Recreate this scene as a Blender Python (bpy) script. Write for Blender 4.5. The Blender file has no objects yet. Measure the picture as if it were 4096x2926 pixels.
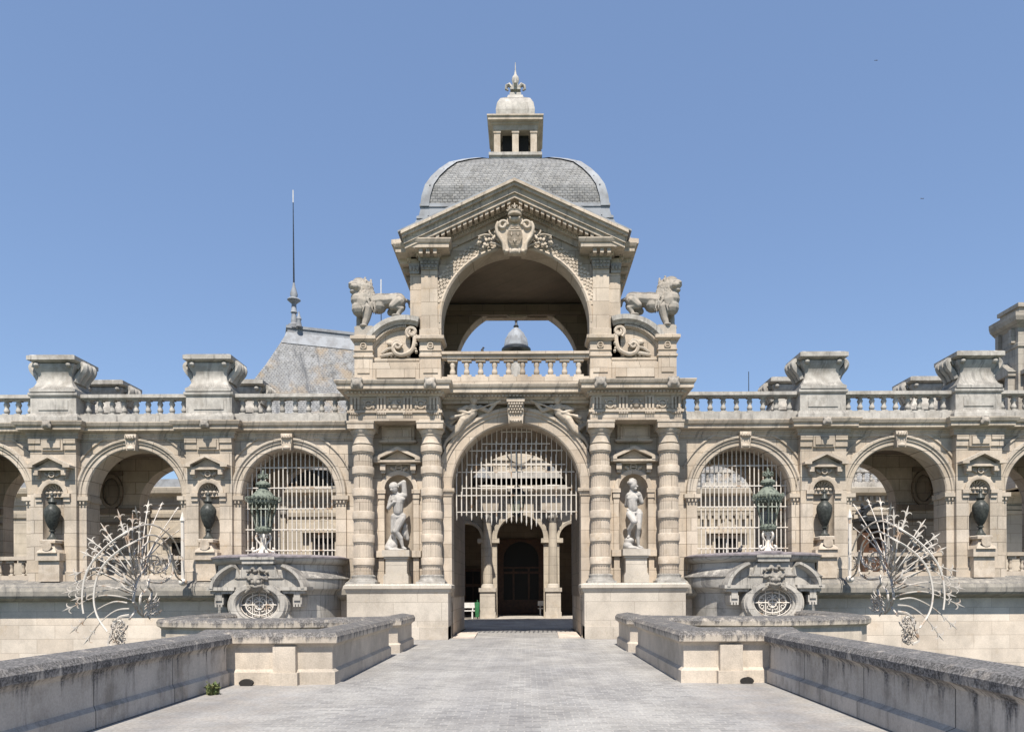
import bpy, bmesh, math, random
from mathutils import Vector, Matrix
R = math.radians; PI = math.pi; sin = math.sin; cos = math.cos
random.seed(7)
S = bpy.context.scene; COL = S.collection
# ---------------------------------------------------------------- camera, sky, sun, exposure
cam = bpy.data.cameras.new("camera"); camo = bpy.data.objects.new("camera", cam); COL.objects.link(camo)
camo.location = (0.33, -25.0, 1.69); camo.rotation_euler = (R(90), R(0.26), 0)
cam.sensor_width = 36.0; cam.lens = 25.74; cam.shift_x = -0.01386; cam.shift_y = 0.2169
cam.clip_end = 3000; S.camera = camo
W = bpy.data.worlds.new("World"); S.world = W; W.use_nodes = True
SUN_EL = R(60); SUN_AZ = R(2)          # sun behind the camera, a touch to the left
wn = W.node_tree.nodes; sky = wn.new("ShaderNodeTexSky"); sky.sky_type = 'NISHITA'; sky.sun_disc = False
sky.sun_elevation = SUN_EL; sky.sun_rotation = PI + SUN_AZ; sky.air_density = 1.0; sky.dust_density = 0.3; sky.ozone_density = 2.2
mxs = wn.new("ShaderNodeMix"); mxs.data_type = 'RGBA'; mxs.inputs[0].default_value = .5; mxs.inputs[7].default_value = (1.22, 1.86, 3.3, 1)   # thin even summer haze over the gradient
W.node_tree.links.new(sky.outputs[0], mxs.inputs[6]); W.node_tree.links.new(mxs.outputs[2], wn["Background"].inputs[0]); wn["Background"].inputs[1].default_value = 0.113
sl = bpy.data.lights.new("sun", 'SUN'); sl.energy = 5.0; sl.angle = R(0.5); sl.color = (1.0, 0.935, 0.845)
so = bpy.data.objects.new("sun", sl); COL.objects.link(so)
so.rotation_euler = (R(90) - SUN_EL, 0, -SUN_AZ); so.location = (0, -40, 60)
S.view_settings.view_transform = 'Standard'; S.view_settings.look = 'None'; S.view_settings.gamma = 1; S.view_settings.exposure = 0.72
S.view_settings.use_curve_mapping = False
S.cycles.max_bounces = 6; S.cycles.diffuse_bounces = 4

# ---------------------------------------------------------------- materials
def newmat(name):
    m = bpy.data.materials.new(name); m.use_nodes = True
    return m, m.node_tree.nodes, m.node_tree.links, m.node_tree.nodes["Principled BSDF"]
class N:
    def __init__(s, m): s.n = m.node_tree.nodes; s.l = m.node_tree.links
    def new(s, t, **k):
        o = s.n.new(t)
        for a, b in k.items(): setattr(o, a, b)
        return o
    def set(s, inp, v):
        if isinstance(v, bpy.types.NodeSocket): s.l.new(v, inp)
        elif isinstance(v, tuple) and len(v) == 3 and inp.type == 'RGBA': inp.default_value = (*v, 1)
        else: inp.default_value = v
    def math(s, op, a, b=0.0, c=0.0):
        o = s.new("ShaderNodeMath", operation=op)
        for i, v in enumerate((a, b, c)): s.set(o.inputs[i], v)
        return o.outputs[0]
    def mix(s, f, a, b, mode='MIX'):
        o = s.new("ShaderNodeMix", data_type='RGBA', blend_type=mode)
        s.set(o.inputs[0], f); s.set(o.inputs[6], a); s.set(o.inputs[7], b); return o.outputs[2]
    def noise(s, vec, scale, detail=5.0, rough=.6):
        o = s.new("ShaderNodeTexNoise"); s.l.new(vec, o.inputs["Vector"])
        o.inputs["Scale"].default_value = scale; o.inputs["Detail"].default_value = detail; o.inputs["Roughness"].default_value = rough
        return o.outputs[0]
    def ramp(s, v, a, b, lo=0.0, hi=1.0):
        o = s.new("ShaderNodeMapRange"); o.interpolation_type = 'SMOOTHSTEP'
        for i, x in enumerate((v, a, b, lo, hi)): s.set(o.inputs[i], x)
        return o.outputs[0]
    def pos(s): return s.new("ShaderNodeNewGeometry").outputs["Position"]
    def nz(s):
        g = s.new("ShaderNodeNewGeometry"); x = s.new("ShaderNodeSeparateXYZ"); s.l.new(g.outputs["Normal"], x.inputs[0]); return x.outputs[2]
    def xyz(s, v):
        x = s.new("ShaderNodeSeparateXYZ"); s.l.new(v, x.inputs[0]); return x.outputs
    def comb(s, a, b, c=0.0):
        o = s.new("ShaderNodeCombineXYZ")
        for i, v in enumerate((a, b, c)): s.set(o.inputs[i], v)
        return o.outputs[0]
    def bump(s, h, strength, dist=.02):
        o = s.new("ShaderNodeBump"); s.l.new(h, o.inputs["Height"]); o.inputs["Strength"].default_value = strength; o.inputs["Distance"].default_value = dist
        return o.outputs[0]

def stone(name, c1, c2, bw=1.0, bh=.5, joint=.35, lichen=.6, lcol=(.17,.165,.15), ochre=.35, streak=.0, crust=None, drip=.25, grime=.26, rough=.92):
    c1 = tuple(v*.82 for v in c1); c2 = tuple(v*.82 for v in c2)
    m, n, l, b = newmat(name); k = N(m); p = k.pos(); x = k.xyz(p)
    col = k.mix(.5, c1, c2); h = None
    n1 = k.noise(p, .7, 6); n2 = k.noise(p, 4.5, 6); n3 = k.noise(p, 38, 4)
    if bw:
        u = k.math('ADD', x[0], x[1]); v = k.comb(u, x[2], 0.0)
        br = k.new("ShaderNodeTexBrick"); l.new(v, br.inputs["Vector"]); br.offset = .5
        k.set(br.inputs["Color1"], c1); k.set(br.inputs["Color2"], c2)
        k.set(br.inputs["Mortar"], tuple(c*(1-joint) for c in c1))
        for i, val in (("Scale", 1.0), ("Mortar Size", .011), ("Mortar Smooth", .3), ("Brick Width", bw), ("Row Height", bh), ("Bias", 0.0)): br.inputs[i].default_value = val
        col = br.outputs["Color"]; h = br.outputs["Fac"]
    else:
        col = k.mix(k.ramp(n2, .35, .65), c1, c2)
    col = k.mix(1.0, col, k.mix(k.ramp(n1, .3, .7), (.80,.79,.78), (1.12,1.1,1.08)), 'MULTIPLY')
    col = k.mix(k.math('MULTIPLY', k.ramp(k.noise(p, 1.7, 7, .7), .56, .74), ochre), col, (.33,.22,.10))
    if grime:   # grey-brown soiling in soft patches that follow no edge
        gv = k.comb(k.math('MULTIPLY', x[0], 1.3), x[1], k.math('MULTIPLY', x[2], .8))
        col = k.mix(k.math('MULTIPLY', k.ramp(k.noise(gv, 1.25, 8, .72), .47, .68), grime), col, (.17,.145,.115))
    sv = k.comb(k.math('MULTIPLY', k.math('ADD', x[0], x[1]), 7.0), k.math('MULTIPLY', x[2], .8), x[1])
    ns = k.noise(sv, 1.0, 6, .65)
    if streak: col = k.mix(k.math('MULTIPLY', k.ramp(ns, .5, .72), streak), col, (.10,.095,.09))
    if crust:   # dark lichen crust with ragged drips hanging down from height z1 to z0
        z0, z1, amt = crust
        t = k.ramp(k.math('ADD', x[2], k.math('MULTIPLY', k.math('SUBTRACT', ns, .5), drip)), z0, z1)
        t = k.math('MULTIPLY', t, k.ramp(n2, .25, .5, .55, 1.0)); t = k.math('MULTIPLY', t, amt)
        col = k.mix(t, col, k.mix(k.ramp(n3, .4, .65), (.035,.034,.036), (.2,.19,.185)))
    if crust and bw: col = k.mix(k.math('MULTIPLY', h, .7), col, (.03,.029,.028))
    if lichen:
        t = k.math('MULTIPLY', k.ramp(k.nz(), .25, .8), k.ramp(n2, .28, .52)); t = k.math('MULTIPLY', t, lichen if not crust else k.ramp(x[2], .35, .6, lichen*.25, lichen))
        col = k.mix(t, col, k.mix(k.ramp(n3, .38, .62), lcol, tuple(min(1, c*2.6) for c in lcol)))
    col = k.mix(1.0, col, k.mix(k.ramp(n3, .3, .7), (.9,.9,.9), (1.07,1.07,1.07)), 'MULTIPLY')
    k.set(b.inputs["Base Color"], col); b.inputs["Roughness"].default_value = rough
    hh = k.math('ADD', k.math('MULTIPLY', n2, .5), k.math('MULTIPLY', n3, .5))
    if h: hh = k.math('SUBTRACT', hh, k.math('MULTIPLY', h, .6))
    k.set(b.inputs["Normal"], k.bump(hh, .35, .025)); return m
def plain(name, c1, c2=None, rough=.5, metal=0.0, scale=8.0, lo=.4, hi=.62, bump=.15, spec=.5):
    m, n, l, b = newmat(name); k = N(m); p = k.pos()
    n2 = k.noise(p, scale, 6); c2 = c2 or tuple(c*.75 for c in c1)
    k.set(b.inputs["Base Color"], k.mix(k.ramp(n2, lo, hi), c1, c2)); b.inputs["Roughness"].default_value = rough; b.inputs["Metallic"].default_value = metal
    b.inputs["Specular IOR Level"].default_value = spec
    if bump: k.set(b.inputs["Normal"], k.bump(k.noise(p, scale*4, 4), bump, .01))
    return m
def slate(name, ca, cb, rust=0.0, bw=.22, bh=.13, streak=0.0):
    m, n, l, b = newmat(name); k = N(m); p = k.pos(); x = k.xyz(p)
    v = k.comb(k.math('ADD', x[0], k.math('MULTIPLY', x[1], .8)), k.math('ADD', x[2], k.math('MULTIPLY', k.noise(p, 6, 2), .05)), 0.0)
    br = k.new("ShaderNodeTexBrick"); l.new(v, br.inputs["Vector"])
    k.set(br.inputs["Color1"], ca); k.set(br.inputs["Color2"], cb); k.set(br.inputs["Mortar"], tuple(c*.35 for c in ca))
    for i, val in (("Scale", 1.0), ("Mortar Size", .012), ("Mortar Smooth", .4), ("Brick Width", bw), ("Row Height", bh)): br.inputs[i].default_value = val
    n2 = k.noise(p, 1.6, 7, .7); n3 = k.noise(p, 14, 5)
    col = k.mix(k.math('MULTIPLY', k.ramp(n3, .5, .7), .55), br.outputs["Color"], (.30,.28,.24))
    col = k.mix(k.math('MULTIPLY', k.ramp(n2, .45, .65), .5), col, tuple(c*1.8 for c in ca))
    col = k.mix(k.math('MULTIPLY', k.ramp(k.noise(p, 2.6, 7, .75), .52, .66), .6), col, (.045,.043,.038))
    if rust: col = k.mix(k.math('MULTIPLY', k.ramp(k.noise(p, .9, 6), .5, .68), rust), col, (.34,.24,.13))
    if streak:
        sv = k.comb(k.math('MULTIPLY', k.math('ADD', x[0], x[1]), 2.2), k.math('MULTIPLY', x[2], .35), 0.0)
        col = k.mix(k.math('MULTIPLY', k.ramp(k.noise(sv, 1.0, 6), .52, .68), streak), col, (.07,.075,.085))
    k.set(b.inputs["Base Color"], col); b.inputs["Roughness"].default_value = .75
    k.set(b.inputs["Normal"], k.bump(k.math('SUBTRACT', n3, k.math('MULTIPLY', br.outputs["Fac"], 1.2)), .6, .02)); return m
def paving(name, c1, c2, mort, bw, bh, sandy=False):
    m, n, l, b = newmat(name); k = N(m); p = k.pos(); x = k.xyz(p)
    wob = k.noise(p, 3, 3)
    v = k.comb(k.math('ADD', x[0], k.math('MULTIPLY', wob, .03)), k.math('ADD', x[1], k.math('MULTIPLY', wob, .05)), 0.0)
    br = k.new("ShaderNodeTexBrick"); l.new(v, br.inputs["Vector"])
    k.set(br.inputs["Color1"], c1); k.set(br.inputs["Color2"], c2); k.set(br.inputs["Mortar"], mort)
    for i, val in (("Scale", 1.0), ("Mortar Size", .014), ("Mortar Smooth", .5), ("Brick Width", bw), ("Row Height", bh)): br.inputs[i].default_value = val
    n1 = k.noise(p, .5, 7, .65); n3 = k.noise(p, 22, 5)
    col = k.mix(k.ramp(n1, .35, .7, 0.0, .6), br.outputs["Color"], mort)
    if sandy:
        ax = k.math('ABSOLUTE', x[0]); t = k.ramp(k.math('ADD', ax, k.math('MULTIPLY', k.noise(p, .9, 6), 2.0)), 3.5, 4.8)
        # the outer margins are a looser, sandier and browner setting
        col = k.mix(k.math('MULTIPLY', t, .75), col, k.mix(k.ramp(k.noise(p, 2.3, 6), .4, .6), (.275,.255,.235), (.26,.252,.245)))
    tv = k.comb(k.math('MULTIPLY', x[0], 1.1), k.math('MULTIPLY', x[1], .16), 0.0)      # worn tracks along the road, damp stains across it
    col = k.mix(1.0, col, k.mix(k.ramp(k.noise(tv, 1.0, 6, .65), .35, .65), (.86,.86,.87), (1.08,1.075,1.06)), 'MULTIPLY')
    col = k.mix(1.0, col, k.mix(k.ramp(k.noise(p, .8, 8, .7), .38, .62), (.86,.855,.85), (1.07,1.07,1.07)), 'MULTIPLY')
    col = k.mix(1.0, col, k.mix(k.ramp(n3, .3, .7), (.80,.80,.80), (1.12,1.12,1.12)), 'MULTIPLY')
    k.set(b.inputs["Base Color"], col); b.inputs["Roughness"].default_value = .9
    k.set(b.inputs["Normal"], k.bump(k.math('SUBTRACT', n3, br.outputs["Fac"]), .5, .02)); return m

M = {}
M['ashlar'] = stone('ashlar', (.52,.43,.335), (.66,.57,.465), .95, .46, streak=.2)
M['ashlar_wing'] = stone('ashlar_wing', (.52,.44,.345), (.65,.57,.475), 1.05, .46, joint=.55, streak=.25)
M['carved'] = stone('carved_stone', (.54,.455,.36), (.64,.555,.455), 0, streak=.2)
M['cornice'] = stone('cornice_stone', (.56,.47,.375), (.64,.56,.46), 1.3, 0.9, joint=.3, lichen=.9, lcol=(.11,.105,.1), streak=.6, grime=.5)
M['moat'] = stone('moat_stone', (.66,.57,.47), (.76,.68,.58), 1.25, .48, joint=.18, lichen=.4, ochre=.25, grime=.2)
M['far'] = stone('courtyard_stone', (.52,.46,.37), (.60,.53,.43), 1.1, .5)
M['dark_far'] = stone('dark_far_stone', (.40,.36,.31), (.46,.42,.36), 1.0, .5, lichen=.8, lcol=(.08,.077,.07), streak=.5, grime=.6)  # darker, more streaked version of the courtyard stone, for the chimney block
M['plinth'] = stone('plinth_stone', (.54,.485,.41), (.61,.555,.475), 1.6, .62, joint=.2, lichen=.75, lcol=(.2,.19,.17), ochre=.3, grime=.3)
M['grey'] = stone('weathered_stone', (.56,.535,.49), (.44,.42,.385), 0, lichen=.95, lcol=(.085,.08,.072), ochre=.12, streak=.6, grime=.5)
M['pale'] = stone('statue_stone', (.46,.44,.415), (.55,.53,.505), 0, lichen=.4, ochre=.05, streak=.4, grime=.4)
M['lion'] = stone('lion_stone', (.47,.42,.36), (.42,.39,.345), 0, lichen=.97, lcol=(.06,.055,.05), ochre=.2, streak=.2)
M['dark'] = stone('blackened_stone', (.40,.37,.32), (.30,.28,.25), 0, lichen=.8, lcol=(.06,.058,.055), ochre=.1, streak=.75)
M['bastion'] = stone('bastion_stone', (.46,.44,.40), (.54,.51,.46), 1.1, .5, lichen=.95, lcol=(.07,.066,.062), ochre=.15, streak=.85)
M['parapet'] = stone('parapet_stone', (.56,.51,.45), (.60,.555,.50), 2.0, 1.4, joint=.3, lichen=.97, lcol=(.055,.053,.052), ochre=.22, streak=.5, crust=(.58,.78,.9), drip=1.0, grime=.6)
M['parapet_end'] = stone('parapet_end_stone', (.60,.53,.44), (.66,.58,.48), 0, lichen=.97, lcol=(.05,.048,.047), ochre=.2, streak=.2, crust=(.74,.88,.85), drip=.7)
M['slate'] = slate('slate', (.125,.127,.128), (.21,.21,.205), bw=.17, bh=.095)
M['slate2'] = slate('lichened_slate', (.19,.193,.198), (.26,.262,.262), rust=.5, bw=.2, bh=.11, streak=.85)
M['lead'] = plain('lead_sheet', (.27,.285,.305), (.20,.205,.215), rough=.7, scale=2.2, spec=.3)
M['lead_roof'] = plain('lead_flashing', (.22,.195,.205), (.14,.125,.13), rough=.6, scale=5)
M['iron'] = plain('white_painted_iron', (.62,.57,.505), (.36,.24,.15), rough=.65, scale=3.2, lo=.56, hi=.7)
M['iron_dull'] = plain('weathered_white_iron', (.47,.43,.38), (.30,.20,.13), rough=.75, scale=3.2, lo=.5, hi=.68)
M['patina'] = plain('bronze_patina', (.165,.185,.15), (.05,.06,.052), rough=.75, scale=9, spec=.15, lo=.45, hi=.66)
M['urn'] = plain('dark_green_marble', (.034,.037,.034), (.062,.066,.06), rough=.42, scale=14, bump=.03, spec=.2)
M['bronze'] = plain('dark_bronze', (.025,.027,.03), (.05,.055,.06), rough=.45, metal=.4)
M['wood'] = plain('brown_wood', (.10,.045,.022), (.06,.028,.016), rough=.5, scale=5)
M['black'] = plain('dark_interior', (.02,.018,.016), rough=.9, bump=0)
M['vault'] = stone('shaded_vault_stone', (.24,.19,.145), (.29,.24,.185), 0.9, .45, lichen=0, ochre=.05, grime=.2)  # brownish interior stone, its colour lowered so the shaded insides read dark
M['grass'] = plain('weed_green', (.06,.09,.025), (.12,.12,.04), rough=.8, scale=20)
M['green'] = plain('green_paint', (.03,.16,.06), rough=.5, bump=0)
M['white'] = plain('white_paint', (.60,.59,.57), (.52,.51,.49), rough=.5, bump=0)
M['crow'] = plain('dark_feather', (.03,.03,.035), (.06,.06,.07), rough=.7)
M['cobble'] = paving('cobbles', (.275,.27,.262), (.18,.177,.175), (.31,.298,.28), .21, .13, True)
M['court'] = paving('courtyard_paving', (.42,.385,.34), (.36,.33,.29), (.27,.25,.22), .5, .5)
M['gutter'] = stone('gutter_slab', (.58,.50,.43), (.62,.54,.47), 0, lichen=0, ochre=.15)
m, n, l, b = newmat('moat_water'); b.inputs["Base Color"].default_value = (.03,.045,.03,1); b.inputs["Roughness"].default_value = .08
k = N(m); k.set(b.inputs["Normal"], k.bump(k.noise(k.pos(), 3, 4), .15, .05)); M['water'] = m
m, n, l, b = newmat('meadow'); k = N(m)
k.set(b.inputs["Base Color"], k.mix(k.noise(k.pos(), .2, 6), (.05,.09,.03), (.10,.12,.05))); b.inputs["Roughness"].default_value = .95; M['meadow'] = m
m, n, l, b = newmat('lamp_glass'); k = N(m)
tr = n.new("ShaderNodeBsdfTransparent"); tr.inputs[0].default_value = (.82,.88,.86,1); gl = n.new("ShaderNodeBsdfGlossy"); gl.inputs["Roughness"].default_value = .08
mx = n.new("ShaderNodeMixShader"); mx.inputs[0].default_value = .07; l.new(tr.outputs[0], mx.inputs[1]); l.new(gl.outputs[0], mx.inputs[2]); l.new(mx.outputs[0], n["Material Output"].inputs[0]); M['glass'] = m
m, n, l, b = newmat('window_glass'); b.inputs["Base Color"].default_value = (.02,.018,.017,1); b.inputs["Roughness"].default_value = .3; b.inputs["Specular IOR Level"].default_value = .15; M['pane'] = m

# ---------------------------------------------------------------- mesh helpers
class MB:
    def __init__(s): s.v = []; s.f = []; s.sm = []
    def add(s, v, f, smooth=False, mat=None):
        o = len(s.v)
        for p in v:
            q = Vector(p)
            s.v.append(tuple(mat @ q) if mat is not None else tuple(q))
        for g in f: s.f.append([i+o for i in g]); s.sm.append(smooth)
        return s
    def box(s, x0, x1, y0, y1, z0, z1, mat=None):
        v = [(x,y,z) for z in (z0,z1) for y in (y0,y1) for x in (x0,x1)]
        return s.add(v, [(0,2,3,1),(4,5,7,6),(0,1,5,4),(2,6,7,3),(0,4,6,2),(1,3,7,5)], False, mat)
    def prism(s, poly, y0, y1, mat=None):     # polygon in x,z pushed along y
        n = len(poly); v = [(x,y0,z) for x,z in poly] + [(x,y1,z) for x,z in poly]
        return s.add(v, [tuple(range(n)), tuple(range(2*n-1,n-1,-1))] + [(i,(i+1)%n,n+(i+1)%n,n+i) for i in range(n)], False, mat)
    def plan(s, poly, z0, z1):                # polygon in x,y pushed along z
        n = len(poly); v = [(x,y,z0) for x,y in poly] + [(x,y,z1) for x,y in poly]
        return s.add(v, [tuple(range(n)), tuple(range(2*n-1,n-1,-1))] + [(i,(i+1)%n,n+(i+1)%n,n+i) for i in range(n)])
    def lathe(s, prof, c=(0,0,0), n=24, smooth=True, flute=0.0, a0=0.0, a1=2*PI, rot=0.0, sx=1, sy=1, mat=None):
        full = abs(a1-a0-2*PI) < 1e-6; m = n if full else n+1; v = []; f = []
        for r, z in prof:
            for i in range(m):
                a = rot+a0+(a1-a0)*i/n; rr = r*(1-flute*(i % 2))
                v.append((c[0]+rr*cos(a)*sx, c[1]+rr*sin(a)*sy, c[2]+z))
        for j in range(len(prof)-1):
            for i in range(n):
                k = (i+1) % m
                f.append((j*m+i, j*m+k, (j+1)*m+k, (j+1)*m+i))
        if full:
            if prof[0][0] > 1e-5: f.append(tuple(range(m-1,-1,-1)))
            if prof[-1][0] > 1e-5: f.append(tuple((len(prof)-1)*m+i for i in range(m)))
        return s.add(v, f, smooth, mat)
    def squared(s, prof, c, ymax):      # square rings whose depth is capped
        v = []; f = []
        for h, z in prof:
            y = min(h, ymax); v += [(c[0]-h,c[1]-y,z),(c[0]+h,c[1]-y,z),(c[0]+h,c[1]+y,z),(c[0]-h,c[1]+y,z)]
        for j in range(len(prof)-1):
            for i in range(4): k = (i+1)%4; f.append((4*j+i,4*j+k,4*j+4+k,4*j+4+i))
        o = 4*(len(prof)-1); f.append((o,o+1,o+2,o+3)); return s.add(v, f)
    def square(s, prof, c=(0,0,0), ay=1.0, mat=None, smooth=False):   # square-plan turned shape, prof = (half width, z)
        return s.lathe([(r*math.sqrt(2), z) for r, z in prof], c, 4, smooth, rot=PI/4, sy=ay, mat=mat)
    def tube(s, pts, r, n=6, closed=False, smooth=True):
        P = [Vector(p) for p in pts]; L = len(P); rr = r if isinstance(r, (list, tuple)) else [r]*L; v = []; f = []
        up = None
        for i in range(L):
            a = P[i-1] if (i or closed) else P[0]; b = P[(i+1) % L] if (i < L-1 or closed) else P[-1]
            t = (b-a).normalized() if (b-a).length > 1e-9 else Vector((0,0,1))
            if up is None: up = t.orthogonal().normalized()
            up = (up - t*up.dot(t))
            up = up.normalized() if up.length > 1e-6 else t.orthogonal().normalized()
            w = t.cross(up)
            for k in range(n):
                g = 2*PI*k/n; v.append(P[i]+(up*cos(g)+w*sin(g))*rr[i])
        for i in range(L if closed else L-1):
            j = (i+1) % L
            for k in range(n): f.append((i*n+k, i*n+(k+1)%n, j*n+(k+1)%n, j*n+k))
        if not closed: f += [tuple(range(n-1,-1,-1)), tuple((L-1)*n+k for k in range(n))]
        return s.add(v, f, smooth)
    def sweep(s, prof, path, closed=False):   # prof = closed loop of (outward, z); outward is right of travel
        n = len(prof); L = len(path); v = []; f = []
        def nor(a, b):
            d = Vector((b[0]-a[0], b[1]-a[1])).normalized(); return Vector((d[1], -d[0]))
        for i in range(L):
            if closed: n0 = nor(path[i-1], path[i]); n1 = nor(path[i], path[(i+1)%L])
            else:
                n0 = nor(path[max(i-1,0)], path[max(i,1)]); n1 = nor(path[min(i,L-2)], path[min(i+1,L-1)])
            mvec = (n0+n1); mvec = mvec/ max(mvec.dot(n0), 1e-3) if mvec.length > 1e-6 else n0
            for o, z in prof: v.append((path[i][0]+mvec[0]*o, path[i][1]+mvec[1]*o, z))
        for i in range(L if closed else L-1):
            j = (i+1) % L
            for k in range(n): f.append((i*n+k, j*n+k, j*n+(k+1)%n, i*n+(k+1)%n))
        if not closed: f += [tuple(range(n)), tuple((L-1)*n+k for k in range(n-1,-1,-1))]
        return s.add(v, f)
    def arc(s, prof, cx, cz, a0=0.0, a1=PI, n=40, ex=1.0, ez=1.0, smooth=False):  # prof = closed loop of (radius, y) turned in the x,z plane
        m = len(prof); v = []; f = []; full = abs(a1-a0-2*PI) < 1e-6; L = n if full else n+1
        for i in range(L):
            a = a0+(a1-a0)*i/n
            for r, y in prof: v.append((cx+r*cos(a)*ex, y, cz+r*sin(a)*ez))
        for i in range(n):
            j = (i+1) % L
            for k in range(m): f.append((i*m+k, i*m+(k+1)%m, j*m+(k+1)%m, j*m+k))
        if not full: f += [tuple(range(m)), tuple(n*m+k for k in range(m-1,-1,-1))]
        return s.add(v, f, smooth)
    def wall(s, x0, x1, z0, z1, cx, r, zs, zb, y0, y1, n=36, ztop=None):      # wall with one arched opening
        zt = ztop or (lambda x: z1)
        pts = [(cx-r*cos(PI*i/n), zs+r*sin(PI*i/n)) for i in range(n+1)]
        def face(y):
            v = []; f = []
            def q(*p):
                o = len(v); v.extend((x,y,z) for x,z in p); f.append(tuple(range(o, o+len(p))))
            q((x0,z0),(cx-r,z0),(cx-r,zt(cx-r)),(x0,zt(x0))); q((cx+r,z0),(x1,z0),(x1,zt(x1)),(cx+r,zt(cx+r)))
            if zb > z0+1e-4: q((cx-r,z0),(cx+r,z0),(cx+r,zb),(cx-r,zb))
            for a, b in zip(pts, pts[1:]): q(a, b, (b[0], zt(b[0])), (a[0], zt(a[0])))
            s.add(v, f)
        face(y0); face(y1)
        o = [(cx-r,zb)]+pts+[(cx+r,zb)]
        if zb > z0+1e-4: o.append((cx-r,zb))
        for a, b in zip(o, o[1:]): s.add([(a[0],y0,a[1]),(b[0],y0,b[1]),(b[0],y1,b[1]),(a[0],y1,a[1])], [(0,1,2,3)])
        out = [(x0,z0),(x0,zt(x0)),(cx,zt(cx)),(x1,zt(x1)),(x1,z0)]
        for a, b in zip(out, out[1:]): s.add([(a[0],y0,a[1]),(b[0],y0,b[1]),(b[0],y1,b[1]),(a[0],y1,a[1])], [(0,1,2,3)])
        return s
    def niche(s, cx, r, zs, zb, y, d, n=14):   # concave half-round recess with a quarter-sphere head
        v = []; f = []
        for z in (zb, zs):
            for i in range(n+1): a = PI*i/n; v.append((cx-r*cos(a), y+d*sin(a), z))
        for i in range(n): f.append((i, i+1, n+2+i, n+1+i))
        o = n+1
        for j in range(1, n+1):
            t = PI/2*j/n
            for i in range(n+1): a = PI*i/n; v.append((cx-r*cos(a)*cos(t), y+d*sin(a)*cos(t)*.999, zs+r*sin(t)))
        for j in range(n):
            for i in range(n): f.append((o+j*(n+1)+i, o+j*(n+1)+i+1, o+(j+1)*(n+1)+i+1, o+(j+1)*(n+1)+i))
        v2 = len(v); v += [(cx-r,y,zb),(cx+r,y,zb),(cx,y+d,zb)]
        f.append(tuple(range(n+1)))
        return s.add(v[:v2], f, True)
    def ell(s, c, rad, rot=None, n=12):
        v = []; f = []; m = n//2+1; mt = rot.to_3x3() if rot else Matrix.Identity(3)
        for j in range(m+1):
            t = PI*j/m
            for i in range(n):
                a = 2*PI*i/n; v.append(Vector(c)+mt @ Vector((rad[0]*sin(t)*cos(a), rad[1]*sin(t)*sin(a), rad[2]*cos(t))))
        for j in range(m):
            for i in range(n): f.append((j*n+i, (j+1)*n+i, (j+1)*n+(i+1)%n, j*n+(i+1)%n))
        return s.add(v, f, True)
    def cap(s, p, r0, q, r1, n=10):            # tapered capsule
        p = Vector(p); q = Vector(q); d = q-p; L = d.length
        if L < 1e-5: return s.ell(p, (r0,r0,r0))
        d /= L; u = d.orthogonal().normalized(); w = d.cross(u); rings = []
        for a in (-90,-60,-30,0): rings.append((r0*sin(R(a)), r0*cos(R(a))))
        for a in (0,30,60,90): rings.append((L+r1*sin(R(a)), r1*cos(R(a))))
        v = []; f = []
        for t, r in rings:
            for i in range(n): g = 2*PI*i/n; v.append(p+d*t+(u*cos(g)+w*sin(g))*max(r,1e-4))
        for j in range(len(rings)-1):
            for i in range(n): f.append((j*n+i, j*n+(i+1)%n, (j+1)*n+(i+1)%n, (j+1)*n+i))
        f += [tuple(range(n-1,-1,-1)), tuple((len(rings)-1)*n+i for i in range(n))]
        return s.add(v, f, True)
    def mirror(s):
        s.v = [(-x,y,z) for x,y,z in s.v]; s.f = [list(reversed(g)) for g in s.f]; return s
    def mesh(s, name, mat, recalc=True):
        me = bpy.data.meshes.new(name); me.from_pydata(s.v, [], s.f); me.polygons.foreach_set("use_smooth", s.sm)
        if recalc:
            bm = bmesh.new(); bm.from_mesh(me); bmesh.ops.remove_doubles(bm, verts=bm.verts, dist=1e-5)
            bmesh.ops.recalc_face_normals(bm, faces=bm.faces); bm.to_mesh(me); bm.free()
        if mat: me.materials.append(M[mat] if isinstance(mat, str) else mat)
        if recalc and any(s.sm): me.set_sharp_from_angle(angle=R(38))
        return me
    def build(s, name, mat, parent=None, side=1, sculpt=0, smooth=2, loc=None):
        if side < 0: s.mirror()
        me = s.mesh(name, mat, not sculpt)
        if sculpt:
            t = bpy.data.objects.new("temporary", me); COL.objects.link(t)
            md = t.modifiers.new("r", 'REMESH'); md.mode = 'VOXEL'; md.voxel_size = sculpt; md.use_smooth_shade = True
            if smooth: sd = t.modifiers.new("s", 'SMOOTH'); sd.iterations = smooth; sd.factor = .5
            dg = bpy.context.evaluated_depsgraph_get(); me2 = bpy.data.meshes.new_from_object(t.evaluated_get(dg)); me2.name = name
            bpy.data.objects.remove(t); bpy.data.meshes.remove(me); me = me2
            me.materials.clear(); me.materials.append(M[mat])
            me.polygons.foreach_set("use_smooth", [True]*len(me.polygons))
        o = bpy.data.objects.new(name, me); COL.objects.link(o)
        if parent: o.parent = parent
        if loc: o.location = loc
        return o
def tag(o, label, cat, group=None):
    o['label'] = label; o['category'] = cat
    if group: o['group'] = group
    return o
def thing(name, label, cat, loc=(0,0,0), group=None):
    o = bpy.data.objects.new(name, None); o.empty_display_size = .3; COL.objects.link(o); o.location = loc
    return tag(o, label, cat, group)
def struct(o, kind='structure'): o['kind'] = kind; return o
def dup(o, parent, loc):
    c = o.copy(); COL.objects.link(c); c.parent = parent; c.location = loc
    for ch in o.children: dup(ch, c, ch.location)
    return c
def rect(a, b, c, d): return [(a,c),(b,c),(b,d),(a,d)]
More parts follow.
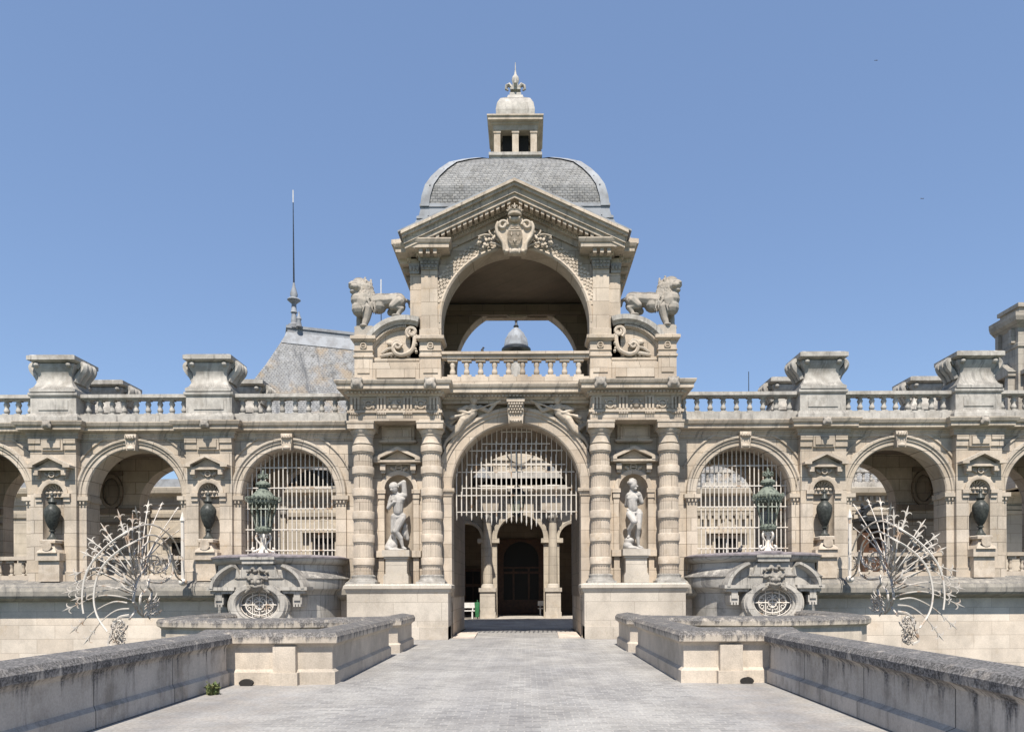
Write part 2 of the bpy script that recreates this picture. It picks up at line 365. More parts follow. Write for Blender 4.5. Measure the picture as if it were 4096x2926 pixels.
def spiral(cx, cz, r0, r1, a0, a1, y, n=18): return [(cx+(r0+(r1-r0)*i/n)*cos(a0+(a1-a0)*i/n), y, cz+(r0+(r1-r0)*i/n)*sin(a0+(a1-a0)*i/n)) for i in range(n+1)]
def smoothpath(pts, n=6):     # Catmull-Rom through the points
    P = [Vector(p) for p in pts]; out = []
    for i in range(len(P)-1):
        a = P[max(i-1,0)]; b = P[i]; c = P[i+1]; d = P[min(i+2,len(P)-1)]
        for k in range(n):
            t = k/n; out.append(.5*((2*b)+(c-a)*t+(2*a-5*b+4*c-d)*t*t+(3*b-a-3*c+d)*t**3))
    out.append(P[-1]); return out
def fleur(mb, x, y, z, h, t=.5):   # fleur-de-lis standing at x,y,z
    mb.ell((x,y,z+h*.55), (h*.13,h*.13*t*2,h*.45)); mb.box(x-h*.2,x+h*.2,y-h*.1*t*2,y+h*.1*t*2,z+h*.22,z+h*.3)
    for s in (-1,1):
        mb.tube([(x+s*h*.05,y,z),(x+s*h*.1,y,z+h*.3),(x+s*h*.27,y,z+h*.6),(x+s*h*.42,y,z+h*.55),(x+s*h*.43,y,z+h*.38),(x+s*h*.34,y,z+h*.36)], [h*.06,h*.08,h*.09,h*.08,h*.06,h*.04], 6)
    mb.lathe([(h*.14,0),(h*.1,h*.1),(h*.06,h*.25)], (x,y,z), 8)
BALPROF = [(.08,0),(.08,.06),(.056,.08),(.082,.14),(.086,.2),(.058,.31),(.058,.35),(.086,.45),(.082,.5),(.06,.57),(.08,.6),(.08,.66)]
def baluster(h, w=1.0, square=True):
    mb = MB(); s = h/.66
    pr = [(r*w*s, z*s) for r, z in BALPROF]
    mb.lathe(pr, (0,0,0), 10); q = .09*w*s
    mb.box(-q,q,-q,q,0,.055*s); mb.box(-q,q,-q,q,h-.055*s,h); return mb
def lion_head(mb, x, y, z, s):
    mb.ell((x,y,z), (.17*s,.14*s,.2*s)); mb.ell((x,y-.12*s,z-.06*s), (.09*s,.1*s,.1*s))
    for a in (-1,1): mb.ell((x+a*.14*s,y,z+.13*s), (.06*s,.05*s,.07*s)); mb.ell((x+a*.13*s,y+.01,z-.08*s), (.08*s,.08*s,.12*s))
    mb.ell((x,y-.19*s,z-.01*s), (.04*s,.04*s,.04*s))
def emblem(mb, x, y, z, r):
    mb.arc([(r,y),(r,y-.05),(r*.72,y-.05),(r*.72,y)], x, z, 0, 2*PI, 14); mb.box(x-r*.7,x+r*.7,y-.04,y,z-r*.14,z+r*.14)

# ================================================================ SETTING
g = MB(); g.add([(-900,-900,-5.6),(900,-900,-5.6),(900,900,-5.6),(-900,900,-5.6)], [(0,1,2,3)]); struct(g.build('ground','meadow'))
g = MB(); g.add([(-60,-21,-4.6),(60,-21,-4.6),(60,2,-4.6),(-60,2,-4.6)], [(0,1,2,3)]); struct(g.build('water','water'))
XL, XR = -4.98, 4.64         # inner faces of the two near parapets
g = MB(); g.plan([(XL-.5,-45),(XR+.5,-45),(XR+.5,-11.4),(3.6,-11.4),(3.6,-5.7),(9.2,-5.7),(9.2,.5),(2.2,.5),(2.2,6),(-2.2,6),(-2.2,.5),(-9.2,.5),(-9.2,-5.7),(-3.6,-5.7),(-3.6,-11.4),(XL-.5,-11.4)], -5.5, 0)
struct(g.build('bridge_road','cobble'))
g = MB(); g.plan(rect(-40,40,6.0,60), -5.5, 0); struct(g.build('courtyard_ground','court'))
for s in (-1, 1):
    g = MB(); g.plan([(s*2.16,-.3),(s*1.42,-.3),(s*1.5,2.6),(s*2.2,2.6)], 0, .045); struct(g.build('kerb_slab','gutter'))
g = MB(); g.add([(-60,-60,-.6),(60,-60,-.6),(60,-21,-.6),(-60,-21,-.6),(60,-21,-5.6),(-60,-21,-5.6)], [(0,1,2,3),(3,2,4,5)]); struct(g.build('outer_bank','meadow'))

# ================================================================ ENTRANCE PAVILION
PV = thing('entrance_pavilion', 'domed stone entrance pavilion with open upper arch above the barred gateway', 'gatehouse')
RG, ZS = 2.22, 5.13                            # gate arch radius and springing
b = MB()
b.wall(-3.25,3.25,0,8.5, 0,RG,ZS,0, .35,.95)
b.wall(-5.45,5.45,0,8.5, 0,RG+.06,ZS,0, .95,5.9)
for s in (-1,1): b.wall(*sorted((s*3.25,s*5.45)),0,8.5, s*4.05,.5,5.12,3.02, .35,.95, 20)
b.build('wall','ashlar',PV)
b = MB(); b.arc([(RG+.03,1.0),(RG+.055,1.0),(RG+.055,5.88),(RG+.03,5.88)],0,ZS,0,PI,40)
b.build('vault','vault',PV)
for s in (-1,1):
    b = MB(); b.box(RG+.03,RG+.055,1.0,5.88,1.4,ZS-.001); b.build('passage_shade_lining','vault',PV,s)  # thin facing, passage shade put into its dark colour
    b = MB(); b.niche(4.05,.5,5.12,3.02,.36,.5); b.build('niche','carved',PV,s)
# jamb and archivolt
for s in (-1,1):
    b = MB(); x0, x1 = sorted((s*RG, s*(RG+.42)))
    b.box(x0,x1,.16,.349,0,ZS-.28); b.box(x0-.06*(s<0),x1+.06*(s>0),.12,.349,0,1.2)
    b.sweep([(0,ZS-.28),(.03,ZS-.25),(.05,ZS-.15),(.1,ZS-.1),(.1,ZS),(0,ZS)], [(x0,.36),(x0,.16),(x1,.16),(x1,.36)])
    b.sweep([(0,1.45),(.05,1.5),(.07,1.6),(.07,1.72),(0,1.8)], [(x0,.36),(x0,.16),(x1,.16),(x1,.36)])
    b.build('jamb','ashlar',PV)
b = MB(); b.arc([(RG,.349),(RG,.2),(RG+.05,.17),(RG+.3,.17),(RG+.32,.13),(RG+.4,.13),(RG+.44,.07),(RG+.54,.07),(RG+.56,.349)], 0, ZS, 0, PI, 56)
b.build('archivolt','ashlar',PV)
b = MB(); b.prism([(-.24,7.3),(.24,7.3),(.3,8.1),(-.3,8.1)], -.12, .34)
b.prism([(-.3,8.0),(.3,8.0),(.31,8.12),(-.31,8.12)], -.24, .34)
for j in range(4):
    for i in range(6-j%2): b.ell((-.22+.088*i+.044*(j%2), -.2+.025*j, 7.93-.09*j), (.045,.07,.055), n=8)
for i in range(5): b.ell((-.17+.085*i,-.15,7.38),(.045,.08,.06), n=8)
b.ell((0,-.1,7.36),(.24,.12,.08)); b.build('keystone','carved',PV)
# plinths
for s in (-1,1):
    b = MB(); x0, x1 = 2.26, 5.62
    if s > 0 or s < 0:
        b.box(x0,x1,-.72,.36,0,1.56); b.box(x0-.0,x1+.06,-.8,.36,0,.42)
        b.sweep([(0,1.54),(.03,1.58),(.05,1.66),(.1,1.7),(.1,1.8),(-.02,1.86),(-.9,1.86),(-.9,1.54)], [(x0-.02,.34),(x0-.02,-.72),(x1,-.72),(x1,.34)])
    b.build('plinth','plinth',PV,s)
# columns
bands = [(6.31,6.52),(5.57,5.81),(4.82,5.07),(4.05,4.30),(3.27,3.52),(2.50,2.74)]
def column(x, s):
    o = MB(); y = -.15
    o.lathe([(.30,1.9),(.335,2.2),(.315,6.8)], (x,y,0), 44, True, .055)
    c = o.build('column','ashlar',PV,s)
    for z0, z1 in bands:
        o = MB(); o.lathe([(.33,z0-.06),(.345,z0-.05),(.345,z0-.01),(.368,z0),(.368,z1-.02),(.36,z1),(.335,z1+.01)], (x,y,0), 40); o.build('band','carved',c,s)
    o = MB(); o.lathe([(.33,6.55),(.35,6.58),(.33,6.62),(.33,6.82),(.36,6.85),(.34,6.88),(.42,7.0),(.42,7.04)], (x,y,0), 32); o.box(x-.44,x+.44,y-.44,.36,7.04,7.3)
    o.box(x-.46,x+.46,y-.46,.36,7.22,7.297); o.build('capital','carved',c,s)
    o = MB(); o.lathe([(.48,1.86),(.48,1.9),(.46,1.98),(.42,2.0),(.4,2.06),(.42,2.12),(.34,2.17)], (x,y,0), 32); o.box(x-.48,x+.48,y-.5,.36,1.862,1.93); o.build('base','grey',c,s)
for s in (-1,1):
    for x in (2.86,5.18): column(x, s)
# pier dressing between the columns
for s in (-1,1):
    b = MB(); c = 4.05
    b.sweep([(0,5.96),(.05,6.0),(.2,6.02),(.2,6.09),(0,6.12)], [(c-.62,.36),(c-.62,.2),(c+.62,.2),(c+.62,.36)])
    for q in (-1,1):
        b.prism([(c+q*.83,6.09),(c+q*.83,6.17),(c,6.55),(c,6.44),(c+q*.6,6.17),(c+q*.6,6.09)], -.02, .349)
        b.box(c+q*.52-.09,c+q*.52+.09,.08,.349,5.76,5.96); b.box(c+q*.52-.07,c+q*.52+.07,.14,.349,5.66,5.76)
    b.prism([(c-.62,6.09),(c+.62,6.09),(c,6.44)], .22,.349)
    b.build('niche_pediment','carved',PV,s)
    b = MB(); b.arc([(.5,.349),(.5,.27),(.62,.25),(.66,.27),(.66,.349)], c, 5.12, 0, PI, 24)
    for q in (-1,1):
        x0 = c+q*.5; x1 = c+q*.69
        x0, x1 = min(x0,x1), max(x0,x1)
        b.box(x0,x1,.26,.349,3.0,5.1); b.box(x0-.05,x1+.05,.2,.349,4.98,5.12); b.box(x0-.02,x1+.02,.23,.349,4.8,4.98)
        b.box(x0-.08,x1+.08,.12,.349,2.78,3.0); b.box(x0,x1,.2,.349,1.86,2.78)
    b.build('niche_frame','ashlar',PV,s)
    b = MB(); emblem(b,c,.3,5.86,.13)
    for q in (-1,1):
        for j in range(3): b.ell((c+q*(.17+.05*j),.3,5.8+.03*j),(.05,.05,.06), n=8)
    b.build('wreath','carved',PV,s)
    b = MB(); b.box(c-.56,c+.56,.18,.349,6.7,7.3); b.box(c-.46,c+.46,.12,.179,6.78,7.22); b.box(c-.38,c+.38,.09,.119,6.86,7.14)
    b.sweep([(0,6.68),(.04,6.7),(.1,6.72),(.1,6.78),(0,6.8)], [(c-.54,.36),(c-.54,.2),(c+.54,.2),(c+.54,.36)])
    b.build('panel','ashlar',PV,s)
    b = MB(); b.box(c-.46,c+.46,-.42,.36,2.78,3.0); b.box(c-.36,c+.36,-.32,.36,2.2,2.78); b.box(c-.42,c+.42,-.38,.36,1.87,2.14); b.box(c-.39,c+.39,-.35,.36,2.14,2.2)
    b.box(c-.4,c+.4,-.37,.36,2.7,2.78)
    b.build('statue_pedestal','plinth',PV,s)
# entablature
b = MB()
for s in (-1,1):
    x0, x1 = sorted((s*2.5,s*5.57)); b.box(x0,x1,-.55,.36,7.301,7.62)
    b.box(x0-.05,x1+.05,-.6,.36,7.56,7.64)
    b.box(x0+.02,x1-.02,-.53,.36,7.64,8.12)
    for i in range(4):                       # triglyphs, three ribs each
        cx = x0+.22+(x1-x0-.44)*i/3
        for j in (-1,0,1): b.box(cx+j*.115-.034,cx+j*.115+.034,-.60,-.52,7.66,8.07)
        b.box(cx-.16,cx+.16,-.585,-.52,8.04,8.1)
        for j in range(6): b.box(cx-.15+j*.055,cx-.15+j*.055+.03,-.62,-.53,7.5,7.555)
    for i in range(3):
        cx = x0+.22+(x1-x0-.44)*(i+.5)/3
        if i == 1: b.ell((cx,-.54,7.84),(.12,.06,.16)); b.ell((cx,-.56,7.84),(.2,.05,.05))
        else: emblem(b,cx,-.53,7.84,.15); b.ell((cx,-.53,7.84),(.1,.06,.1))
        for q in (-1,1): b.ell((cx+q*.17,-.54,7.76),(.05,.05,.1)); b.ell((cx+q*.15,-.54,7.94),(.05,.05,.06))
b.box(-2.5,2.5,-.02,.36,8.0,8.12)
b.build('frieze','ashlar',PV)
CORN = [(-.4,8.1),(.04,8.1),(.06,8.16),(.12,8.17),(.12,8.24),(.16,8.26),(.30,8.28),(.32,8.29),(.32,8.42),(.37,8.46),(.40,8.54),(.40,8.57),(-.4,8.66)]
path = [(-5.57,5.9),(-5.57,-.55),(-2.5,-.55),(-2.5,-.04),(2.5,-.04),(2.5,-.55),(5.57,-.55),(5.57,5.9)]
b = MB(); b.sweep(CORN, path)
def dent(mb, x0, x1, y, z0, z1, step=.12, w=.065, d=.1):
    n = int((x1-x0)/step)
    for i in range(n): xx = x0+(x1-x0)*(i+.5)/n; mb.box(xx-w/2,xx+w/2,y-d,y,z0,z1)
dent(b,-5.6,-2.45,-.67,8.175,8.235); dent(b,2.45,5.6,-.67,8.175,8.235); dent(b,-2.3,2.3,-.16,8.175,8.235)
b.box(-5.4,5.4,.3,5.9,8.5,8.62)
b.build('cornice','cornice',PV)
for x in (2.8,5.2):
    for s in (-1,1):
        b = MB(); lion_head(b, x, -.98, 8.43, 1.0); b.build('lion_mask','lion',PV,s,.025,1)
# attic
for s in (-1,1):
    b = MB(); b.box(3.2,4.95,.12,.8,8.6,9.5); b.box(3.3,4.88,.04,.13,8.75,9.42); b.box(3.42,4.76,.0,.05,8.9,9.3); b.box(3.2,4.95,.04,.8,8.6,8.73)
    b.box(3.25,4.9,.1,.8,9.5,9.58); cz = 9.4; cx = 3.78; r = 1.50
    pts = [(cx+r*cos(a), cz+r*sin(a)) for a in [R(d) for d in range(38,96,4)]]
    pts = [(4.95,9.5)]+[p for p in pts if p[0] < 4.95 and p[0] > 3.3]+[(3.3,10.86),(3.3,9.5)]
    b.prism(pts, .2, .8)
    b.build('attic','ashlar',PV,s)
    b = MB(); b.arc([(r-.16,.7),(r-.16,.06),(r-.1,.02),(r-.04,-.06),(r+.12,-.06),(r+.15,.7)], cx, cz, R(36), R(108), 22); b.build('curved_gable','grey',PV,s)
    b = MB()
    b.arc([(r-.3,.2),(r-.3,.14),(r-.2,.1),(r-.2,.2)], cx, cz, R(25), R(92), 18)
    for i in range(26):
        a = R(28+2.5*i); rr = r-.22; b.ell((cx+rr*cos(a),.1,cz+rr*sin(a)),(.035,.05,.06), n=6)
    b.tube(smoothpath([(3.5,.1,10.5),(3.45,.08,10.2),(3.55,.08,9.85),(3.85,.1,9.7),(4.1,.1,9.75),(4.2,.1,9.95),(4.05,.1,10.1),(3.9,.1,10.0)]), .075, 7)
    b.tube(smoothpath([(4.1,.12,9.75),(4.35,.12,9.72),(4.65,.14,9.66)]), [.06]*12+[.03], 6)
    b.tube(smoothpath([(4.2,.12,9.95),(4.4,.12,9.9),(4.6,.14,9.75)]), [.05]*12+[.03], 6)
    b.tube(spiral(3.55,10.46,.2,.05,R(-60),R(420),.06), .06, 6); b.tube(spiral(4.05,10.02,.17,.04,R(0),R(400),.08), .05, 6)
    for j in range(9): b.ell((3.4+.03*(j%3),.1,9.8+.09*j),(.06,.08,.06), n=7)
    for j in range(6): b.ell((3.7+.14*j,.14,9.66),(.05,.06,.04), n=7)
    b.ell((4.3,.12,10.1),(.12,.08,.1)); b.build('dolphin_relief','carved',PV,s)
    for x0, x1, nm in ((4.88,5.5,'pedestal'),(2.55,3.25,'pedestal')):
        b = MB(); b.box(x0,x1,.0,.8,8.6,10.1); b.box(x0-.05,x1+.05,-.05,.85,8.6,8.85)
        b.box(x0+.1,x1-.1,-.03,.01,9.05,9.52)
        pth = [(x0,.8),(x0,0),(x1,0),(x1,.8)]
        b.sweep([(0,9.58),(.04,9.6),(.04,9.66),(0,9.68)], pth); b.sweep([(0,9.8),(.03,9.81),(.03,9.84),(0,9.85)], pth)
        b.sweep([(-.3,10.1),(0,10.1),(.04,10.14),(.1,10.18),(.12,10.2),(.12,10.3),(-.05,10.37),(-.3,10.37)], pth+[(x0,.8)][:0])
        emblem(b,(x0+x1)/2,0,9.98,.11); b.box(x0,x1,0,.8,10.1,10.36)
        b.build(nm,'ashlar',PV,s)
    b = MB(); b.box(4.86,5.5,.02,.78,10.36,10.66); b.box(4.9,5.45,.08,.72,10.66,10.70); b.build('lion_block','lion',PV,s)
# upper arch storey
RU, ZU = 2.54, 10.8
gable = lambda x: 15.0-abs(x)*.455
b = MB(); b.wall(-3.6,3.6,8.6,13.2, 0,RU,ZU,8.6, .3,.9, 44, gable)
b.wall(-3.6,3.6,8.6,13.4, 0,RU,ZU,8.6, 5.2,5.9, 44)
for s in (-1,1): b.box(*sorted((s*3.2,s*3.6)),.9,5.2,8.6,13.4)
b.build('upper_wall','ashlar',PV)
for s in (-1,1):
    b = MB(); b.box(3.15,3.197,.905,5.195,8.62,13.4); b.build('inner_shade_lining','vault',PV,s)  # facing that carries the inner walls' shade in its dark colour
b = MB(); b.wall(-3.14,3.14,8.62,13.3, 0,RU+.02,ZU,8.62, 5.15,5.197, 44); b.build('inner_shade_lining','vault',PV)  # same shade-darkened facing on the rear wall
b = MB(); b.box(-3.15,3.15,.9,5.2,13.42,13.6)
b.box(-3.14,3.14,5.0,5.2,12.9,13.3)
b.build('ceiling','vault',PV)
b = MB(); b.arc([(RU,.3),(RU,.12),(RU+.06,.08),(RU+.1,.1),(RU+.14,.14),(RU+.5,.16),(RU+.54,.3)], 0, ZU, 0, PI, 60)
for s in (-1,1):
    x0, x1 = sorted((s*RU,s*(RU+.12))); b.box(x0,x1,.1,.3,8.62,ZU)
b.build('upper_archivolt','ashlar',PV)
b = MB()                                        # woven coffer pattern on the archivolt
for j in range(5):
    n = 78
    for i in range(n):
        if (i+j) % 2: continue
        a = R(14)+(PI-R(28))*i/(n-1); rr = RU+.19+.07*j
        b.box(-.045,.045,-.03,.03,-.045,.045, Matrix.Translation((rr*cos(a),.15,ZU+rr*sin(a))) @ Matrix.Rotation(-a+R(20),4,'Y'))
b.build('woven_band','carved',PV)
for s in (-1,1):
    b = MB(); b.box(2.66,3.22,.08,.31,8.6,12.6); b.box(2.6,3.28,.02,.31,8.6,10.55); b.sweep([(0,10.37),(.05,10.4),(.05,10.5),(0,10.6)], [(2.66,.3),(2.66,.08),(3.22,.08),(3.22,.3)])
    b.box(3.22,3.62,.2,.31,8.6,12.5)
    b.build('pilaster','ashlar',PV,s)
    b = MB(); b.prism([(2.66,12.6),(3.22,12.6),(3.27,12.95),(2.61,12.95)], .03,.31); b.box(2.58,3.3,.0,.31,12.9,12.98); b.prism([(3.3,12.5),(3.62,12.5),(3.66,12.85),(3.28,12.85)],.14,.31)
    for j in range(5):
        for i in range(2): b.ell((2.7+.12*j,.02,12.7+.13*i),(.055,.05,.07), n=7)
    for j in range(3): b.ell((3.35+.12*j,.13,12.68),(.05,.05,.1), n=7)
    b.build('pilaster_capital','dark',PV,s)
UC = [(-.3,12.98),(.02,12.98),(.04,13.05),(.1,13.08),(.1,13.14),(.38,13.16),(.42,13.17),(.42,13.3),(.46,13.33),(.5,13.42),(.5,13.46),(-.3,13.52)]
for s in (-1,1):
    b = MB(); pth = [(-3.66,5.95),(-3.66,.4),(-3.28,.4),(-3.28,.05),(-2.64,.05),(-2.64,.45)]
    b.sweep([(o*(1.0), z) for o,z in UC], pth)
    for i in range(8): y = .5+.68*i; b.box(-4.03,-3.7,y,y+.2,13.0,13.15)
    for i in range(3): b.box(-3.24+.24*i,-3.12+.24*i,-.3,.05,13.0,13.155)
    # eaves cornice standing out over the sides
    b.sweep([(-.3,13.46),(.42,13.46),(.46,13.5),(.6,13.55),(.6,13.7),(-.3,13.78)], [(-3.66,5.95),(-3.66,.2)])
    b.build('eaves_cornice','cornice',PV,-s)
b = MB(); b.sweep(UC, [(3.66,5.9),(-3.66,5.9)]); b.build('rear_cornice','ashlar',PV)
# pediment
def chevron(mb, xh, ztop_apex, slope, t, y0, y1, xi=0.0):
    za = ztop_apex; ze = za-slope*xh
    mb.prism([(-xh,ze),(0,za),(xh,ze),(xh,ze-t),(0,za-t),(-xh,ze-t)], y0, y1)
SL = .46
b = MB()
chevron(b,3.80,15.36,SL,.10,-.62,1.2); chevron(b,3.77,15.26,SL,.10,-.56,.29); chevron(b,3.72,15.16,SL,.20,-.46,.29); chevron(b,3.7,14.97,SL,.16,-.40,.29)
chevron(b,3.5,14.81,SL,.09,-.06,.29); chevron(b,3.4,14.72,SL,.12,.04,.29); chevron(b,3.3,14.60,SL,.2,.2,.299)
for i in range(18):
    for s in (-1,1):
        x = .2+.185*i
        b.prism([(s*(x-.055),14.81-SL*(x-.055)+.0),(s*(x+.055),14.81-SL*(x+.055)),(s*(x+.055),14.70-SL*(x+.055)),(s*(x-.055),14.70-SL*(x-.055))], -.36, -.05)
for i in range(38):
    for s in (-1,1):
        x = .1+.085*i; b.ell((s*x,.02,14.67-SL*x),(.03,.04,.04), n=6)
b.build('pediment','cornice',PV)
b = MB(); chevron(b,3.9,15.42,SL,.055,-.6,2.2); b.build('pediment_roof','lead',PV)
# coat of arms
CA = thing  # (kept as parts of the pavilion below)
zc = lambda y: 13.6-(y-970)*.001346
xc = lambda x: (x-1088)*.001346
b = MB()
b.prism([(xc(x),zc(y)) for x,y in [(820,1330),(800,1180),(720,1050),(640,950),(615,800),(640,680),(720,610),(860,640),(900,520),(1088,480),(1276,520),(1316,640),(1456,610),(1536,680),(1561,800),(1536,950),(1456,1050),(1376,1180),(1356,1330)]], -.22, .25)
b.ell((0,-.2,13.6),(.29,.12,.42)); b.ell((0,-.18,13.6),(.27,.16,.39))
for s in (-1,1):
    b.tube(spiral(s*.4,13.95,.17,.05,R(180) if s>0 else 0,(R(180)-R(400)) if s>0 else R(400),-.26), .055, 7)
    b.tube(smoothpath([(s*.36,-.22,13.1),(s*.4,-.24,13.35),(s*.56,-.26,13.6),(s*.62,-.28,13.85),(s*.55,-.28,14.05)]), .06, 7)
    b.ell((s*.3,-.15,13.09),(.1,.12,.07))
b.ell((0,-.28,13.03),(.17,.14,.12)); b.ell((0,-.3,14.12),(.2,.1,.09))
for s in (-1,1): b.ell((s*.15,-.38,13.02),(.045,.05,.11)); b.ell((s*.15,-.36,14.14),(.045,.06,.07))
CAO = b.build('coat_of_arms','carved',PV,1,.018,1)
b = MB()
for i in range(17): z = 13.27+.04*i; w = .25*math.sqrt(max(0,1-((z-13.6)/.38)**2)); b.box(-w,w,-.345+.35*((z-13.6))**2,-.3,z,z+.016)
for x, z in ((-.11,13.62),(.11,13.62),(0,13.4)): fleur(b,x,-.35,z-.06,.13)
b.box(-.2,.2,-.36,-.3,13.72,13.755)
for x in (-.08,.08): b.box(x-.045,x+.045,-.36,-.3,13.79,13.82)
b.build('shield','carved',CAO)
b = MB(); b.lathe([(.2,0),(.235,.03),(.235,.09),(.215,.11),(.24,.17)], (0,-.28,14.22), 20)
for a, h in ((-90,.2),(-140,.15),(-40,.15),(-180,.14),(0,.14)): fleur(b, .22*cos(R(a)), -.28+.22*sin(R(a)), 14.38, h)
b.build('crown','carved',CAO)
for s in (-1,1):
    b = MB()
    b.tube(smoothpath([(.38,-.05,13.3),(.6,-.08,13.55),(.82,-.1,13.72),(.88,-.1,13.85)]), .03, 6)
    b.tube(smoothpath([(.4,-.05,13.3),(.7,-.08,13.42),(1.0,-.08,13.42),(1.05,-.06,13.3)]), .03, 6)
    b.tube(smoothpath([(.82,-.1,13.68),(1.0,-.1,13.72),(1.25,-.1,13.65)]), .025, 6)
    rg = random.Random(3)
    for i in range(34):
        t = rg.random(); x = .5+.75*t; z = 13.82-.32*t+rg.uniform(-.28,.1); q = rg.uniform(.035,.075)
        b.ell((x,-.1+rg.uniform(-.06,.06),z),(q,.04,q*.8), Matrix.Rotation(rg.uniform(0,3),4,'Y'), n=7)
    b.build('oak_branch','carved',CAO,s)
# rear keystone pendant
b = MB(); b.prism([(-.28,13.3),(.28,13.3),(.22,12.98),(.45,12.95),(.4,12.86),(.2,12.8),(-.2,12.8),(-.4,12.86),(-.45,12.95),(-.22,12.98)], 5.05,5.2); b.build('rear_keystone','carved',PV)
# balcony balustrade
BB = MB(); BB.box(-2.52,2.52,-.02,.3,9.54,9.66); BB.box(-2.52,2.52,-.08,.36,9.66,9.76); BB.box(-2.52,2.52,-.03,.35,8.6,8.89); BB.box(-2.52,2.52,.0,.28,8.89,8.92)
bo = BB.build('balcony_balustrade','ashlar',PV); b0 = None
for i in range(10):
    x = -2.16+.48*i
    if b0 is None:
        mb = baluster(.62,1.25); mb.box(-.17,.17,-.12,.12,.53,.62); mb.box(-.17,.17,-.12,.12,0,.07); b0 = mb.build('baluster','ashlar',bo,loc=(x,.14,8.92))
    else: dup(b0, bo, (x,.14,8.92))
# victories in the spandrels of the gate arch
def zv(x, y, d=0.0): return (-2.78+.0024*x, .3-d*1.7, 8.54-.0024*y)
for s in (-1,1):
    b = MB(); Q = zv
    b.ell(Q(565,175,.2),(.13,.13,.17)); b.ell(Q(545,150,.2),(.15,.14,.12)); b.cap(Q(570,215,.16),.07,Q(560,250,.16),.08)
    b.cap(Q(545,285,.12),.19,Q(545,350,.12),.16); b.cap(Q(540,360,.12),.16,Q(450,430,.12),.17); b.ell(Q(430,440,.12),(.2,.16,.17))
    b.cap(Q(410,450,.14),.16,Q(320,610,.15),.105); b.cap(Q(320,610,.15),.1,Q(170,740,.1),.065); b.cap(Q(170,740,.1),.06,Q(125,820,.08),.05); b.cap(Q(125,820,.08),.05,Q(140,870,.1),.04)
    b.cap(Q(400,480,.08),.14,Q(250,580,.1),.09); b.cap(Q(250,580,.1),.085,Q(150,500,.04),.05); b.cap(Q(150,500,.04),.05,Q(90,480,.02),.04)
    b.cap(Q(460,275,.14),.1,Q(350,320,.16),.08); b.cap(Q(350,320,.16),.08,Q(480,365,.2),.055); b.ell(Q(495,362,.2),(.07,.06,.06))
    b.cap(Q(650,275,.14),.1,Q(770,330,.14),.075); b.cap(Q(770,330,.14),.075,Q(880,220,.18),.05); b.ell(Q(895,205,.18),(.07,.06,.06))
    b.cap(Q(240,430,.2),.07,Q(400,390,.2),.04); b.cap(Q(400,390,.2),.035,Q(940,190,.2),.03); b.ell(Q(935,195,.2),(.06,.05,.05))
    for x0,y0,x1,y1,r in ((450,190,120,170,.08),(450,215,110,215,.08),(440,235,160,255,.09),(480,250,300,290,.1)): b.cap(Q(x0,y0,.03),r*1.5,Q(x1,y1,.0),r*.5)
    for x0,y0,x1,y1,r in ((640,170,880,150,.07),(650,200,900,190,.07)): b.cap(Q(x0,y0,.03),r*1.4,Q(x1,y1,.0),r*.4)
    for i in range(7): b.cap(Q(640+20*i,300,.06),.05,Q(620+30*i,390,.05),.03)
    for i in range(8): b.cap(Q(330-15*i,420+8*i,.06),.055,Q(120+18*i,480+24*i,.03),.03)
    for i in range(6): b.cap(Q(400+8*i,520,.04),.04,Q(430-70*i*.4,500+34*i,.03),.03)
    b.build('winged_relief','carved',PV,s if s<0 else -1,.022,1) if False else b.build('winged_relief','carved',PV,-1 if s>0 else 1,.022,1)
# dome
DY = 3.45; YM = 3.08
prof = [(4.05,13.7),(3.98,13.9),(3.74,14.08),(3.48,14.36),(3.33,14.62),(3.25,14.92)]
b = MB(); b.squared(prof, (0,DY,0), YM); b.squared([(3.4,14.5),(3.42,14.52),(3.4,14.58),(3.3,14.6)], (0,DY,0), YM+.03); b.squared([(3.24,14.9),(3.3,14.92),(3.3,15.0),(3.2,15.02)], (0,DY,0), YM+.03)
for i in range(9):
    x = -3.0+.75*i; b.box(x-.02,x+.02,DY-YM-.03,DY-YM+.05,14.0,14.8)
DO = b.build('dome_skirt','lead',PV)
up = [(3.23,14.9),(3.18,15.25),(3.06,15.65),(2.87,16.05),(2.62,16.45),(2.30,16.87),(1.86,17.23),(1.4,17.55),(.98,17.74)]
b = MB(); b.squared(up, (0,DY,0), YM); b.build('dome','slate',PV)
b = MB()
for sx in (-1,1):
    for sy in (-1,1):
        v = []; f = []
        for i, (h, z) in enumerate(up):
            w = .30*(.55+.45*h/3.1); t = .05; x = sx*(h+t); y = DY+sy*(min(h,YM)+t); zz = z+.02
            v += [(x-sx*w,y,zz),(x,y,zz),(x,y-sy*w,zz)]
            if i: k = 3*i; f += [(k-3,k-2,k+1,k),(k-2,k-1,k+2,k+1)]
        b.add(v, f)
for i in range(2,6):
    h, z = up[i]
    for sx in (-1,1): b.ell((sx*(h-.12),DY-min(h,YM)-.06,z),(.03,.02,.03), n=6)
b.square([(1.0,17.42),(1.62,17.25),(1.66,17.2),(1.6,17.3)][:2], (0,DY,0)); b.build('dome_hip','lead',PV)
b = MB(); b.square([(.93,17.4),(.93,17.9),(1.0,17.93),(1.0,18.04),(.9,18.1)], (0,DY,0)); LN = b.build('lantern','grey',PV)
for x in (-.69,0,.69):
    for y in (-.69,0,.69):
        if not (x or y): continue
        b = MB(); b.box(x-.12,x+.12,DY+y-.12,DY+y+.12,18.08,18.98); b.box(x-.14,x+.14,DY+y-.14,DY+y+.14,18.86,18.95); b.build('post','carved',LN)
b = MB(); b.box(-.5,.5,DY-.5,DY+.5,18.09,18.95); b.build('core','black',LN)
